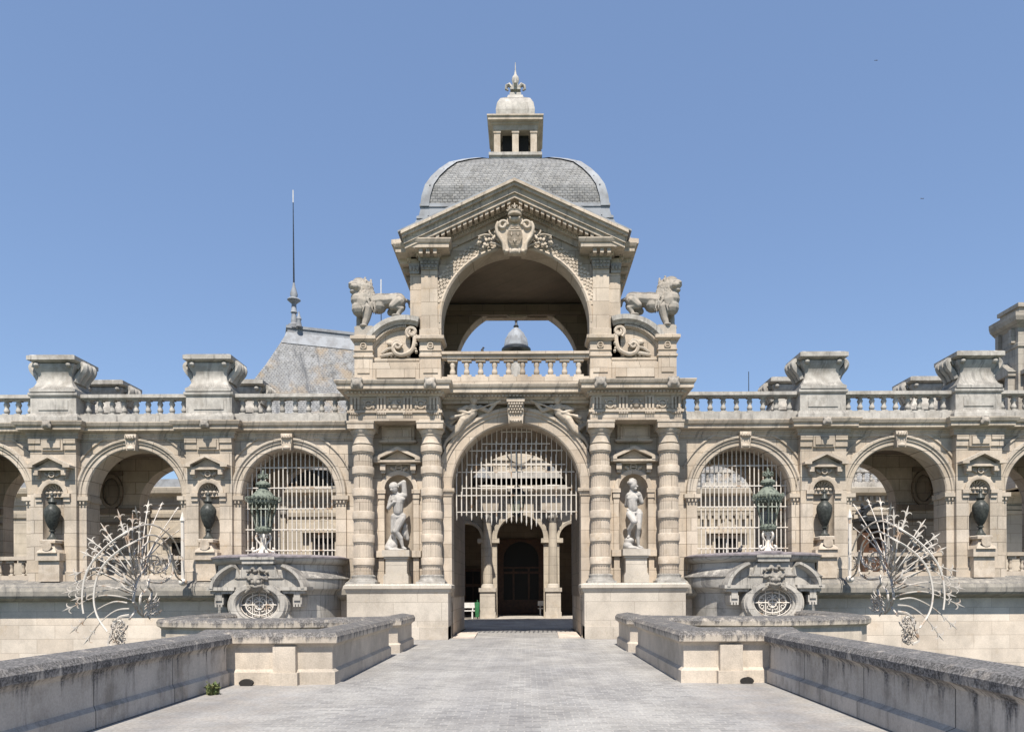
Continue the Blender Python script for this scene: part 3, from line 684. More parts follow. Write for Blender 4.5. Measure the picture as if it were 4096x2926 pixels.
b = MB(); b.square([(.78,18.95),(.84,18.96),(.84,19.14),(.9,19.17),(.9,19.22),(1.02,19.25),(1.02,19.34),(1.06,19.38),(1.06,19.43),(.6,19.48)], (0,DY,0)); b.build('lantern_cornice','carved',LN)
b = MB(); b.square([(.76,19.45),(.76,19.6),(.73,19.65),(.74,19.82),(.69,20.1),(.57,20.34),(.38,20.5),(.32,20.53),(.28,20.66),(.22,20.7),(.22,20.8),(.12,20.84)], (0,DY,0)); b.build('lantern_dome','grey',LN)
b = MB(); b.lathe([(.14,20.78),(.08,20.88),(.11,20.95),(.09,21.02),(.14,21.16),(.11,21.28),(.15,21.42),(.12,21.52),(.05,21.62),(.022,21.8),(.012,22.1)], (0,DY,0), 12)
for a in range(4):
    c, s_ = cos(a*PI/2), sin(a*PI/2)
    P = [(.06,20.92),(.12,21.1),(.24,21.24),(.34,21.19),(.36,21.06),(.28,21.01)]
    b.tube([(c*r,DY+s_*r,z) for r,z in P], [.05,.07,.08,.07,.055,.035], 7)
b.box(-.2,.2,DY-.2,DY+.2,20.94,21.0); b.build('finial','grey',LN)

# ---------------------------------------------------------------- portcullis
PC = thing('portcullis', 'white barred portcullis with spear points hanging in the gateway arch', 'gate', (0,.75,4.1))
def bar(name, par, x, z0, z1, y, r, spike=0):
    b = MB(); P = [(x,y,z0),(x,y,z1)]; rr = [r,r]
    if spike: P = [(x,y,z0-spike),(x,y,z0-spike*.55),(x,y,z0),(x,y,z1)]; rr = [.004,r*1.25,r,r]
    b.tube([(p[0]-par.location[0],p[1]-par.location[1],p[2]-par.location[2]) for p in P], rr, 6); return b.build(name,'iron',par)
for i in range(25):
    x = -2.1+.175*i; zt = ZS+math.sqrt(max(.02,(RG+.02)**2-x*x)); zin = ZS+math.sqrt(max(.0,1.95**2-x*x))-.25*(i%2)-.1 if abs(x) < 1.94 else ZS+.6
    sp = [.33,.20,.2,.42,.2,.3,.3,.2][i*5 % 8] if 4 < i < 20 else (.1 if i%3 else .25)
    z0 = 4.32-(.14 if 9 < i < 17 else 0)
    bar('bar', PC, x, z0, min(zin,zt-.05), .70, .021, sp)
    bar('rod', PC, x+.02, min(zin,zt-.06)-.1, zt, .74, .014)
for z in (4.38,5.12-.16,5.12+.10,5.78,6.04,6.53,6.77,7.2):
    h = math.sqrt(max(.1,RG**2-max(0,z-ZS)**2))-.05; ins = .25 if z in (5.22,6.04,6.77) else .03
    b = MB(); b.box(-h+ins,h-ins,-.005,.03,z-4.1-.015,z-4.1+.015) if z < 7 else b.box(-.55,.55,.04,.06,z-4.1-.015,z-4.1+.015); b.build('rail','iron',PC)
# ---------------------------------------------------------------- hanging lantern in the passage
HL = thing('hanging_lantern', 'dark iron lantern hanging on a long rod inside the gate passage', 'lantern', (0,3.0,4.5))
b = MB(); b.tube([(0,0,1.0),(0,0,2.9)], .025, 6); b.build('rod','bronze',HL)
b = MB()
for a in range(6): c, s_ = cos(a*PI/3), sin(a*PI/3); b.tube([(c*.2,s_*.2,.0),(c*.3,s_*.3,.8),(c*.06,s_*.06,1.1)], .022, 5); b.tube([(c*.3,s_*.3,.8),(c*.4,s_*.4,.92),(c*.36,s_*.36,1.0)], .02, 5)
b.lathe([(.02,-.15),(.1,-.05),(.22,0),(.2,.04)], (0,0,0), 6); b.lathe([(.32,.76),(.34,.82),(.1,1.0),(.03,1.1)], (0,0,0), 6); b.build('frame','bronze',HL)
b = MB(); b.lathe([(.18,.04),(.28,.76)], (0,0,0), 6, False); b.build('glass','glass',HL)

# ---------------------------------------------------------------- statues
def person(mb, pts, conv):
    for p in pts:
        if p[0] == 'c': mb.cap(conv(*p[1]), p[2], conv(*p[3]), p[4])
        else: mb.ell(conv(*p[1]), p[2], Matrix.Rotation(R(p[3]),4,'Y') if len(p) > 3 else None)
ST = [-1,1]
st1 = lambda x, y, d=0.0: ((x-243)*.0034, -d, (1082-y)*.0034)
A = [('e',(222,462,.12),(.125,.14,.165),-18),('e',(215,445,.12),(.15,.155,.14),-18),('e',(198,478,.24),(.03,.035,.04)),('c',(240,500,.08),.075,(262,530,.06),.085),
 ('c',(205,548,.06),.12,(318,530,.04),.12),('e',(262,585,.1),(.23,.155,.2)),('e',(228,578,.17),(.12,.07,.085)),('e',(298,570,.16),(.12,.07,.085)),('c',(262,600,.08),.19,(262,690,.1),.17),('e',(262,700,.1),(.17,.14,.14)),
 ('c',(228,745,.07),.15,(298,740,.06),.15),('e',(262,740,.06),(.22,.15,.16)),
 ('c',(226,760,.07),.145,(212,890,.1),.10),('c',(212,890,.1),.09,(225,940,.06),.09),('c',(218,900,.08),.09,(235,1040,.0),.055),('c',(235,1045,.0),.05,(222,1066,.12),.045),
 ('c',(298,760,.08),.15,(240,890,.2),.105),('c',(240,890,.2),.1,(285,960,.1),.088),('c',(285,960,.1),.08,(305,1045,.06),.05),('c',(305,1050,.06),.05,(335,1066,.12),.045),
 ('c',(325,535,.02),.1,(318,400,.06),.085),('c',(318,395,.06),.085,(252,425,.02),.06),('e',(245,432,.02),(.06,.06,.05)),
 ('c',(195,555,.06),.1,(165,655,.1),.075),('c',(165,655,.1),.075,(215,610,.24),.052),('e',(228,600,.26),(.065,.045,.05)),
 ('c',(210,582,.17),.025,(330,565,.12),.025)]
rockL = [('e',(190,1030,-.02),(.2,.2,.2)),('e',(165,1060,.0),(.14,.2,.12)),('c',(200,930,-.1),.1,(160,1050,-.05),.16),('e',(320,840,-.1),(.1,.12,.16)),('e',(310,900,-.12),(.12,.12,.2)),('c',(330,820,-.1),.05,(340,960,-.16),.08),('e',(240,1075,0),(.36,.28,.05))]
st2 = lambda x, y, d=0.0: ((x-350)*.0034, -d, (1100-y)*.0034)
B = [('e',(348,455,.1),(.13,.145,.17),14),('e',(335,432,.08),(.155,.16,.13),14),('e',(385,470,.2),(.03,.035,.04)),('e',(365,492,.16),(.06,.06,.05)),('c',(335,490,.06),.08,(330,530,.05),.09),
 ('c',(308,555,.08),.11,(395,548,.0),.13),('e',(335,595,.1),(.2,.16,.2)),('e',(312,588,.17),(.115,.07,.085)),('e',(364,586,.17),(.115,.07,.085)),('c',(332,610,.08),.185,(342,690,.1),.168),('e',(330,645,.2),(.09,.05,.06)),('e',(345,690,.1),(.17,.14,.13)),
 ('c',(318,735,.08),.145,(395,730,.04),.155),('e',(355,735,.06),(.22,.15,.15)),('c',(285,700,.14),.035,(360,735,.2),.04),
 ('c',(312,745,.12),.145,(345,825,.34),.115),('c',(345,825,.34),.105,(305,900,.1),.085),('c',(305,900,.1),.08,(305,960,.04),.05),('c',(305,965,.04),.05,(290,978,.16),.045),
 ('c',(400,745,.06),.155,(395,890,.14),.1),('c',(395,890,.14),.095,(388,960,.06),.09),('c',(388,960,.06),.085,(398,1060,.06),.05),('c',(398,1068,.06),.05,(428,1082,.16),.045),
 ('c',(405,555,-.02),.12,(432,620,-.02),.09),('c',(432,620,-.02),.085,(380,645,-.16),.06),('c',(300,560,.04),.1,(285,650,-.1),.08),('c',(285,650,-.1),.07,(340,660,-.18),.05)]
rockR = [('e',(305,1010,.04),(.18,.2,.12)),('e',(290,1060,.04),(.17,.22,.16)),('e',(330,1085,.04),(.26,.26,.08)),('e',(400,1095,.04),(.22,.24,.045)),('c',(300,980,0),.06,(280,1080,0),.14)]
for i, (pts, rock, conv, lab, x) in enumerate(((A,rockL,st1,'pale stone figure with one arm raised, in the niche left of the gate',-4.1),(B,rockR,st2,'pale stone figure with hands behind its back, niche right of the gate',4.02))):
    t = thing('statue', lab, 'statue', (x,.14,3.0))
    b = MB(); person(b, pts, conv); b.build('figure','pale',t,1,.015,2)
    b = MB(); person(b, rock, conv); b.build('rock_base','pale',t,1,.03,1)
    b = MB(); rg = random.Random(i+5); hc = Vector(conv(*((218,440,.1) if i == 0 else (338,428,.07))))
    for j in range(60):
        a = rg.uniform(0,2*PI); e = rg.uniform(-.2,1.5); p = hc+Vector((.135*cos(a)*cos(e), .135*sin(a)*cos(e)+.02, .135*sin(e)-.01))
        if p[1] < hc[1]-.06 and p[2] < hc[2]+.04: continue
        b.ell(p,(.045,.045,.04), n=8)
    b.build('hair','pale',t,1,.016,1)

# ---------------------------------------------------------------- lions
lz = lambda x, y, d=0.0: (-5.90+.002332*x, .38-d, 12.65-.002332*y)
for s in (-1,1):
    side = 'left' if s < 0 else 'right'
    t = thing('lion_statue', 'weathered stone lion on the pavilion corner facing out to the %s' % side, 'statue', (s*5.2,.38,10.7), 'stone lions beside the upper arch')
    def C(x, y, d=0.0):
        p = lz(x,y,d); return (p[0]+5.2, p[1]-.38, p[2]-10.7)
    b = MB()
    b.ell(C(215,255,.16),(.24,.27,.27)); b.ell(C(290,270,.02),(.33,.36,.36)); b.ell(C(225,170,.08),(.24,.28,.16))
    b.ell(C(150,265,.34),(.16,.16,.13)); b.ell(C(122,245,.44),(.07,.08,.05)); b.ell(C(150,338,.3),(.12,.14,.07)); b.ell(C(165,205,.3),(.17,.12,.06)); b.ell(C(185,270,.4),(.12,.1,.12))
    for x, y, d in ((345,190,.22),(190,150,-.12)): b.ell(C(x,y,d),(.07,.06,.07))
    b.cap(C(300,360,.02),.36,C(270,480,.06),.37); b.ell(C(225,560,.14),(.27,.27,.3)); b.ell(C(330,430,.0),(.3,.36,.38)); b.ell(C(200,430,.14),(.24,.28,.3))
    b.cap(C(400,450,.0),.29,C(560,420,-.02),.26); b.cap(C(560,430,-.02),.26,C(800,400,-.02),.22); b.ell(C(500,500,0),(.28,.25,.27)); b.ell(C(800,420,-.02),(.24,.26,.25))
    b.cap(C(360,560,.2),.19,C(335,720,.2),.13); b.cap(C(335,720,.2),.13,C(305,815,.22),.10); b.ell(C(295,838,.28),(.13,.17,.06))
    b.cap(C(230,580,-.14),.17,C(200,720,-.12),.115); b.cap(C(200,720,-.12),.11,C(195,815,-.1),.1); b.ell(C(180,838,-.04),(.12,.16,.06))
    b.cap(C(810,470,.2),.21,C(730,540,.24),.15); b.cap(C(730,540,.24),.13,C(850,570,.2),.1); b.cap(C(850,570,.2),.1,C(800,660,.2),.08); b.ell(C(770,680,.24),(.15,.13,.055))
    b.cap(C(800,480,-.2),.2,C(660,560,-.22),.13); b.cap(C(660,560,-.22),.12,C(780,610,-.22),.1); b.cap(C(780,610,-.22),.09,C(720,690,-.22),.075); b.ell(C(690,705,-.2),(.14,.11,.05))
    b.cap(C(890,400,-.1),.07,C(940,410,-.15),.055); b.cap(C(940,410,-.15),.055,C(950,480,-.2),.05)
    b.build('body','lion',t,1 if s<0 else -1,.018,1)
    b = MB(); rg = random.Random(11)
    for j in range(150):
        u = rg.random(); a = rg.uniform(-1.7,1.9)
        c = Vector(C(260+70*u,200+330*u,.05)); rr = .3+.06*u
        p = c+Vector((rr*sin(a), -rr*cos(a)*(.9 if j%3 else -.9), rg.uniform(-.1,.1)+ (.12 if u < .2 else 0)))
        if p[0] < C(245,0)[0] and C(0,390)[2] < p[2] < C(0,180)[2] and p[1] < -.05: continue
        b.cap(p,.045,p+Vector((rg.uniform(-.06,.06),-.02,-.2)),.018, 6)
    b.build('mane','lion',t,1 if s<0 else -1,.016,0)

# ================================================================ GALLERY WINGS
ARCH = (8.0,13.43,18.86); PIER = (10.72,16.15,21.58); RW, ZW, YW = 1.66, 4.97, .8
def scroll_urn(b):            # carved square urn with scroll ears, standing at z = 0, front at y = -
    b.square([(.80,0),(.80,.1),(.70,.18),(.64,.3),(.60,.42),(.58,.55),(.60,.68),(.66,.8),(.72,.92),(.72,1.0),(.62,1.02)], (0,0,0), .8)
    b.square([(.62,1.0),(.66,1.03),(.80,1.08),(.84,1.1),(.84,1.24),(.74,1.29),(.3,1.31)], (0,0,0), .85)
    for sx in (-1,1):
        for sy in (-1,1):
            b.ell((sx*.56,sy*.58,.95),(.1,.1,.09), n=8)
        P = [(sx*.62,0,.42),(sx*.72,0,.62),(sx*.88,0,.82),(sx*.92,0,.98),(sx*.82,0,1.05),(sx*.74,0,.97),(sx*.8,0,.92)]
        P = smoothpath(P, 4)
        for yy in (-.26,0,.26): b.tube([(x,yy,z) for x,_,z in P], .125, 6)
for s in (-1,1):
    side = 'left' if s < 0 else 'right'
    WG = thing('gallery_wing', 'arcaded stone gallery with balustraded roof %s of the gate pavilion' % side, 'building', group='gallery wings')
    x0, x1 = 5.46, 23.0
    b = MB()
    edges = [x0,10.715,16.145,x1]
    for cx, ea, eb in zip(ARCH, edges, edges[1:]): b.wall(ea,eb,1.9,7.2, cx,RW,ZW,2.0, YW,YW+.7)
    b.build('arcade_wall','ashlar_wing',WG,s)
    b = MB()
    for cx, ea, eb in zip(ARCH, edges, edges[1:]): b.wall(ea,eb,0.0,7.2, cx,RW,ZW,2.0, 4.2,4.8)
    b.build('rear_wall','ashlar_wing',WG,s)
    b = MB(); b.box(x0,x1,YW+.7,4.2,6.95,7.2)
    for cx in (x0,)+PIER: b.box(cx-.3,cx+.3,YW+.7,4.2,6.7,6.95)
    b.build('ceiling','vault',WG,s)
    b = MB(); b.box(x0,x1,YW+.7,4.2,1.0,1.98); b.build('floor','court',WG,s)
    b = MB(); b.box(x1-.4,x1,YW+.7,4.2,1.98,6.95); b.build('end_wall','ashlar_wing',WG,s)
    b = MB(); b.box(x0,x1,YW+.3,4.9,7.2,7.6); b.build('roof_terrace','grey',WG,s)
    # cartouches on the inner face of the rear wall, imposts
    for cx in PIER:
        b = MB(); b.ell((cx,4.16,5.6),(.3,.1,.55)); b.box(cx-.42,cx+.42,4.12,4.2,6.25,6.4); b.arc([(.36,4.2),(.36,4.08),(.46,4.08),(.46,4.2)],cx,5.6,0,2*PI,24,1,1.5)
        b.box(cx-1.07,cx+1.07,4.06,4.2,4.72,4.95); b.box(cx-1.05,cx+1.05,4.1,4.2,4.3,4.4)
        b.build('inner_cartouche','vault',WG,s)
    # archivolts
    for cx in ARCH:
        b = MB(); b.arc([(RW,YW),(RW,YW-.06),(RW+.04,YW-.1),(RW+.17,YW-.1),(RW+.19,YW-.14),(RW+.24,YW-.14),(RW+.29,YW-.19),(RW+.36,YW-.19),(RW+.38,YW)], cx, ZW, 0, PI, 44)
        b.arc([(RW+.62,YW),(RW+.62,YW-.05),(RW+.68,YW-.05),(RW+.68,YW)], cx, ZW, R(24), R(68), 12); b.arc([(RW+.62,YW),(RW+.62,YW-.05),(RW+.68,YW-.05),(RW+.68,YW)], cx, ZW, R(112), R(156), 12)
        for q in (-1,1):
            xa, xb = sorted((cx+q*RW, cx+q*(RW+.36)))
            b.box(xa,xb,YW-.1,YW,2.0,ZW-.3); b.sweep([(0,ZW-.3),(.03,ZW-.26),(.03,ZW-.2),(.1,ZW-.14),(.1,ZW),(0,ZW)], [(xa,YW+.02),(xa,YW-.1),(xb,YW-.1),(xb,YW+.02)])
            dent(b,xa,xb,YW-.1,ZW-.26,ZW-.18,.09,.05,.08)
            xa, xb = sorted((cx+q*(RW-.06), cx+q*(RW+.001))); b.box(xa,xb,YW+.0,YW+.7,ZW-.18,ZW)
        b.build('archivolt','ashlar_wing',WG,s)
        b = MB(); b.prism([(cx-.15,6.55),(cx+.15,6.55),(cx+.2,7.12),(cx-.2,7.12)], YW-.3, YW+.02); b.ell((cx,YW-.3,7.0),(.2,.1,.1)); b.ell((cx,YW-.28,6.62),(.15,.08,.08))
        for i in range(4): b.box(cx-.15+.09*i,cx-.15+.09*i+.03,YW-.41,YW-.3,6.95,7.05)
        b.build('keystone','carved',WG,s)
    # piers with niches
    for cx in PIER:
        pw = .8
        b = MB(); yp = YW-.26
        b.wall(cx-pw,cx+pw,2.0,7.2, cx,.37,5.05,3.0, yp,YW-.001, 18)
        b.box(cx-pw-.05,cx+pw+.05,yp-.06,YW,2.0,2.35)
        for q in (-1,1):
            xa, xb = sorted((cx+q*.82, cx+q*.4)); b.box(xa,xb,yp-.05,yp+.0,6.58,6.8); b.box(xa,xb,yp-.09,yp,6.8,6.95)
        pier = b.build('pier','ashlar_wing',WG,s)
        b = MB(); b.niche(cx,.37,5.05,3.0,yp+.01,.36)
        for i in range(9):
            a = PI*(i+.5)/9; b.tube([(cx,yp+.3,5.08),(cx-.34*cos(a),yp+.12,5.06+.33*sin(a))], [.02,.03], 5)
        b.build('niche','carved',pier,s)
        b = MB(); b.arc([(.37,yp),(.37,yp-.04),(.46,yp-.06),(.52,yp-.05),(.52,yp)], cx, 5.05, 0, PI, 20)
        for q in (-1,1):
            xa, xb = sorted((cx+q*.36,cx+q*.62)); b.box(xa,xb,yp-.1,yp+.1,4.93,5.06); b.box(xa+.02,xb-.02,yp-.05,yp+.06,4.78,4.93)
        b.box(cx-.36,cx+.36,yp+.12,yp+.26,4.95,5.06)
        for i in range(5): b.ell((cx-.28+.14*i,yp+.1,5.1),(.07,.06,.06), n=7)
        b.build('niche_frame','carved',pier,s)
        b = MB()
        b.box(cx-.62,cx+.62,yp-.2,yp,5.85,5.93)
        for q in (-1,1):
            b.prism([(cx+q*.76,5.93),(cx+q*.76,6.01),(cx,6.36),(cx,6.26),(cx+q*.52,6.01),(cx+q*.52,5.93)], yp-.32, yp)
            b.box(cx+q*.48-.08,cx+q*.48+.08,yp-.22,yp,5.68,5.85); b.box(cx+q*.48-.06,cx+q*.48+.06,yp-.15,yp,5.6,5.68)
        b.prism([(cx-.56,5.93),(cx+.56,5.93),(cx,6.26)], yp-.1,yp)
        emblem(b,cx,yp-.06,5.72,.11)
        for q in (-1,1):
            for j in range(3): b.ell((cx+q*(.15+.05*j),yp-.05,5.68+.03*j),(.045,.05,.055), n=7)
        b.build('niche_pediment','carved',pier,s)
        b = MB(); b.box(cx-.38,cx+.38,yp-.08,yp,6.56,6.98); b.box(cx-.31,cx+.31,yp-.12,yp-.079,6.64,6.92); b.build('panel','ashlar_wing',pier,s)
        b = MB(); b.box(cx-.36,cx+.36,yp-.26,yp+.02,2.0,2.72); b.box(cx-.42,cx+.42,yp-.34,yp+.02,2.72,2.98)
        b.square([(.34,2.98),(.32,3.05),(.22,3.16),(.18,3.28),(.18,3.3),(.27,3.33),(.27,3.42),(.22,3.45)], (cx,yp-.06,0)); b.lathe([(.0,0),(.17,.02),(.17,.06)], (0,0,0), 14, mat=Matrix.Translation((cx,yp-.34,3.22)) @ Matrix.Rotation(R(90),4,'X'))
        b.build('urn_stand','carved',pier,s)
        b = MB(); lion_head(b,cx,yp-.36,7.4,.8); b.build('lion_mask','lion',pier,s,.025,1)
    # sill balustrades
    for cx in ARCH:
        if cx == ARCH[0]: continue
        b = MB(); b.box(cx-RW,cx+RW,YW+.18,YW+.48,2.76,2.9); b.box(cx-RW,cx+RW,YW+.2,YW+.46,1.98,2.22); b.box(cx-RW,cx-RW+.14,YW+.2,YW+.46,2.22,2.76); b.box(cx+RW-.14,cx+RW,YW+.2,YW+.46,2.22,2.76)
        sb = b.build('sill_balustrade','ashlar_wing',WG,s); bb = None
        for i in range(7):
            x = s*(cx-1.26+.42*i)
            if bb is None:
                mb = baluster(.54,.95); mb.box(-.13,.13,-.09,.09,.45,.54); bb = mb.build('baluster','ashlar_wing',sb,loc=(x,YW+.33,2.22))
            else: dup(bb, sb, (x,YW+.33,2.22))
    # cornice with breaks over the piers
    WC = [(-.3,6.97),(.04,6.97),(.05,7.07),(.08,7.09),(.08,7.15),(.14,7.2),(.26,7.24),(.28,7.25),(.28,7.36),(.34,7.4),(.38,7.5),(.38,7.53),(-.3,7.62)]
    pth = [(x0,YW)]
    for cx in PIER: pth += [(cx-.84,YW),(cx-.84,YW-.24),(cx+.84,YW-.24),(cx+.84,YW)]
    pth += [(x1,YW),(x1,4.8)]
    b = MB(); b.sweep(WC, pth); b.build('cornice','cornice',WG,s)
    b = MB(); b.sweep([(-.2,7.2),(0,7.2),(.3,7.3),(.36,7.52),(-.2,7.6)], [(x1,4.8),(x0,4.8)]); b.build('rear_cornice','ashlar_wing',WG,s)
    # roof balustrade
    for yb, nm in ((YW-.02,'roof_balustrade'),(4.35,'rear_balustrade')):
        y0, y1 = yb-.02, yb+.3; bb = None
        for a, e in [(5.7,PIER[0]-.82),(PIER[0]+.82,PIER[1]-.82),(PIER[1]+.82,PIER[2]-.82)]:
            b = MB(); b.box(a,e,y0-.06,y1+.06,8.44,8.56); b.box(a,e,y0,y1,8.40,8.44); b.box(a,e,y0-.06,y1+.06,7.58,7.8); b.box(a,e,y0,y1,7.8,7.88)
            ba = b.build(nm,'grey',WG,s)
            for i in range(9):
                x = s*(a+(e-a)*(i+.5)/9)
                if bb is None: bb = baluster(.52,1.45).build('baluster','grey',ba,loc=(x,yb+.14,7.88))
                else: dup(bb, ba, (x,yb+.14,7.88))
        for cx in PIER:
            b = MB(); y0, y1 = yb-.22, yb+.9; b.box(cx-.8,cx+.8,y0,y1,7.58,8.5)
            if nm == 'rear_balustrade': b.v = [(x, y-.5, z) for x,y,z in b.v]; y0 -= .5; y1 -= .5
            b.sweep([(0,7.58),(.1,7.6),(.1,7.72),(.03,7.84),(0,7.86)], [(cx-.8,y1),(cx-.8,y0),(cx+.8,y0),(cx+.8,y1)])
            b.sweep([(0,8.44),(.04,8.46),(.06,8.5),(.06,8.58),(-.3,8.62)], [(cx-.8,y1),(cx-.8,y0),(cx+.8,y0),(cx+.8,y1)])
            b.box(cx-.52,cx+.52,y0-.025,y0,7.98,8.3)
            b.build('urn_pedestal','grey',WG,s)
    # cordon and moat wall
    b = MB(); b.sweep([(.0,1.3),(.02,1.3),(.34,1.42),(.4,1.5),(.42,1.66),(.4,1.78),(.3,1.82),(.26,1.9),(-.3,2.06),(-.6,2.06),(-.6,1.3)], [(5.7,.35),(24,.35)]); b.build('cordon','dark',WG,s)
    b = MB(); b.box(5.5,24,.4,5.2,-5.6,1.35); b.build('moat_wall','moat',WG,s)
    # roof urns and niche urns
    posn = {(-1,0):'nearest the dome on the left',(-1,1):'farthest left of the dome',(1,0):'nearest the dome on the right',(1,1):'farthest right, beside the chimney'}
    for i, cx in enumerate(PIER[:2]):
        for yb, row in ((YW+.3,'front'),(4.2,'rear')):
            t = thing('scroll_urn', 'carved stone urn on the %s roof parapet, %s' % (row, posn[(s,i)]), 'roof urn', (s*cx,yb+(.02 if row=='front' else -.02),8.6), 'stone urns on the gallery roof')
            b = MB(); scroll_urn(b); b.build('body','grey',t)
        t = thing('niche_urn', 'dark marble vase in the niche %s' % {(-1,0):'between the open and barred left arches',(-1,1):'nearest the left edge',(1,0):'between the open and barred right arches',(1,1):'nearest the right edge'}[(s,i)], 'vase', (s*cx,YW-.26-.06,3.45), 'marble vases in the gallery niches')
        b = MB(); b.lathe([(.17,0),(.17,.05),(.12,.1),(.07,.2),(.06,.27),(.1,.29),(.1,.33),(.07,.35),(.14,.45),(.22,.66),(.26,.86),(.265,.98),(.24,1.08),(.16,1.17),(.1,1.24)], (0,0,0), 28); b.build('body','urn',t)
        b = MB(); b.lathe([(.1,1.24),(.13,1.27),(.14,1.31),(.1,1.38),(.06,1.46),(.045,1.5),(.06,1.55),(.03,1.62),(.01,1.66)], (0,0,0), 20); b.build('lid','urn',t)
    # window grille in the first arch
    cx = ARCH[0]
    GR = thing('window_grille', 'white iron bars closing the gallery arch behind the %s lamp' % side, 'grille', (s*cx,YW+.3,2.0), 'white grilles in the gallery arches')
    for i in range(21):
        x = -1.58+.158*i; zt = ZW-2.0+math.sqrt(max(.01,RW**2-x*x))
        b = MB(); b.tube([(x,0,0),(x,0,zt)], .021, 6); b.build('bar','iron',GR,s)
    for z in (1.08,1.82,2.56,3.3,4.02):
        h = math.sqrt(max(.05,RW**2-max(0,z+2.0-ZW)**2)); b = MB(); b.box(-h,h,-.035,-.005,z-.017,z+.017); b.build('rail','iron',GR,s)

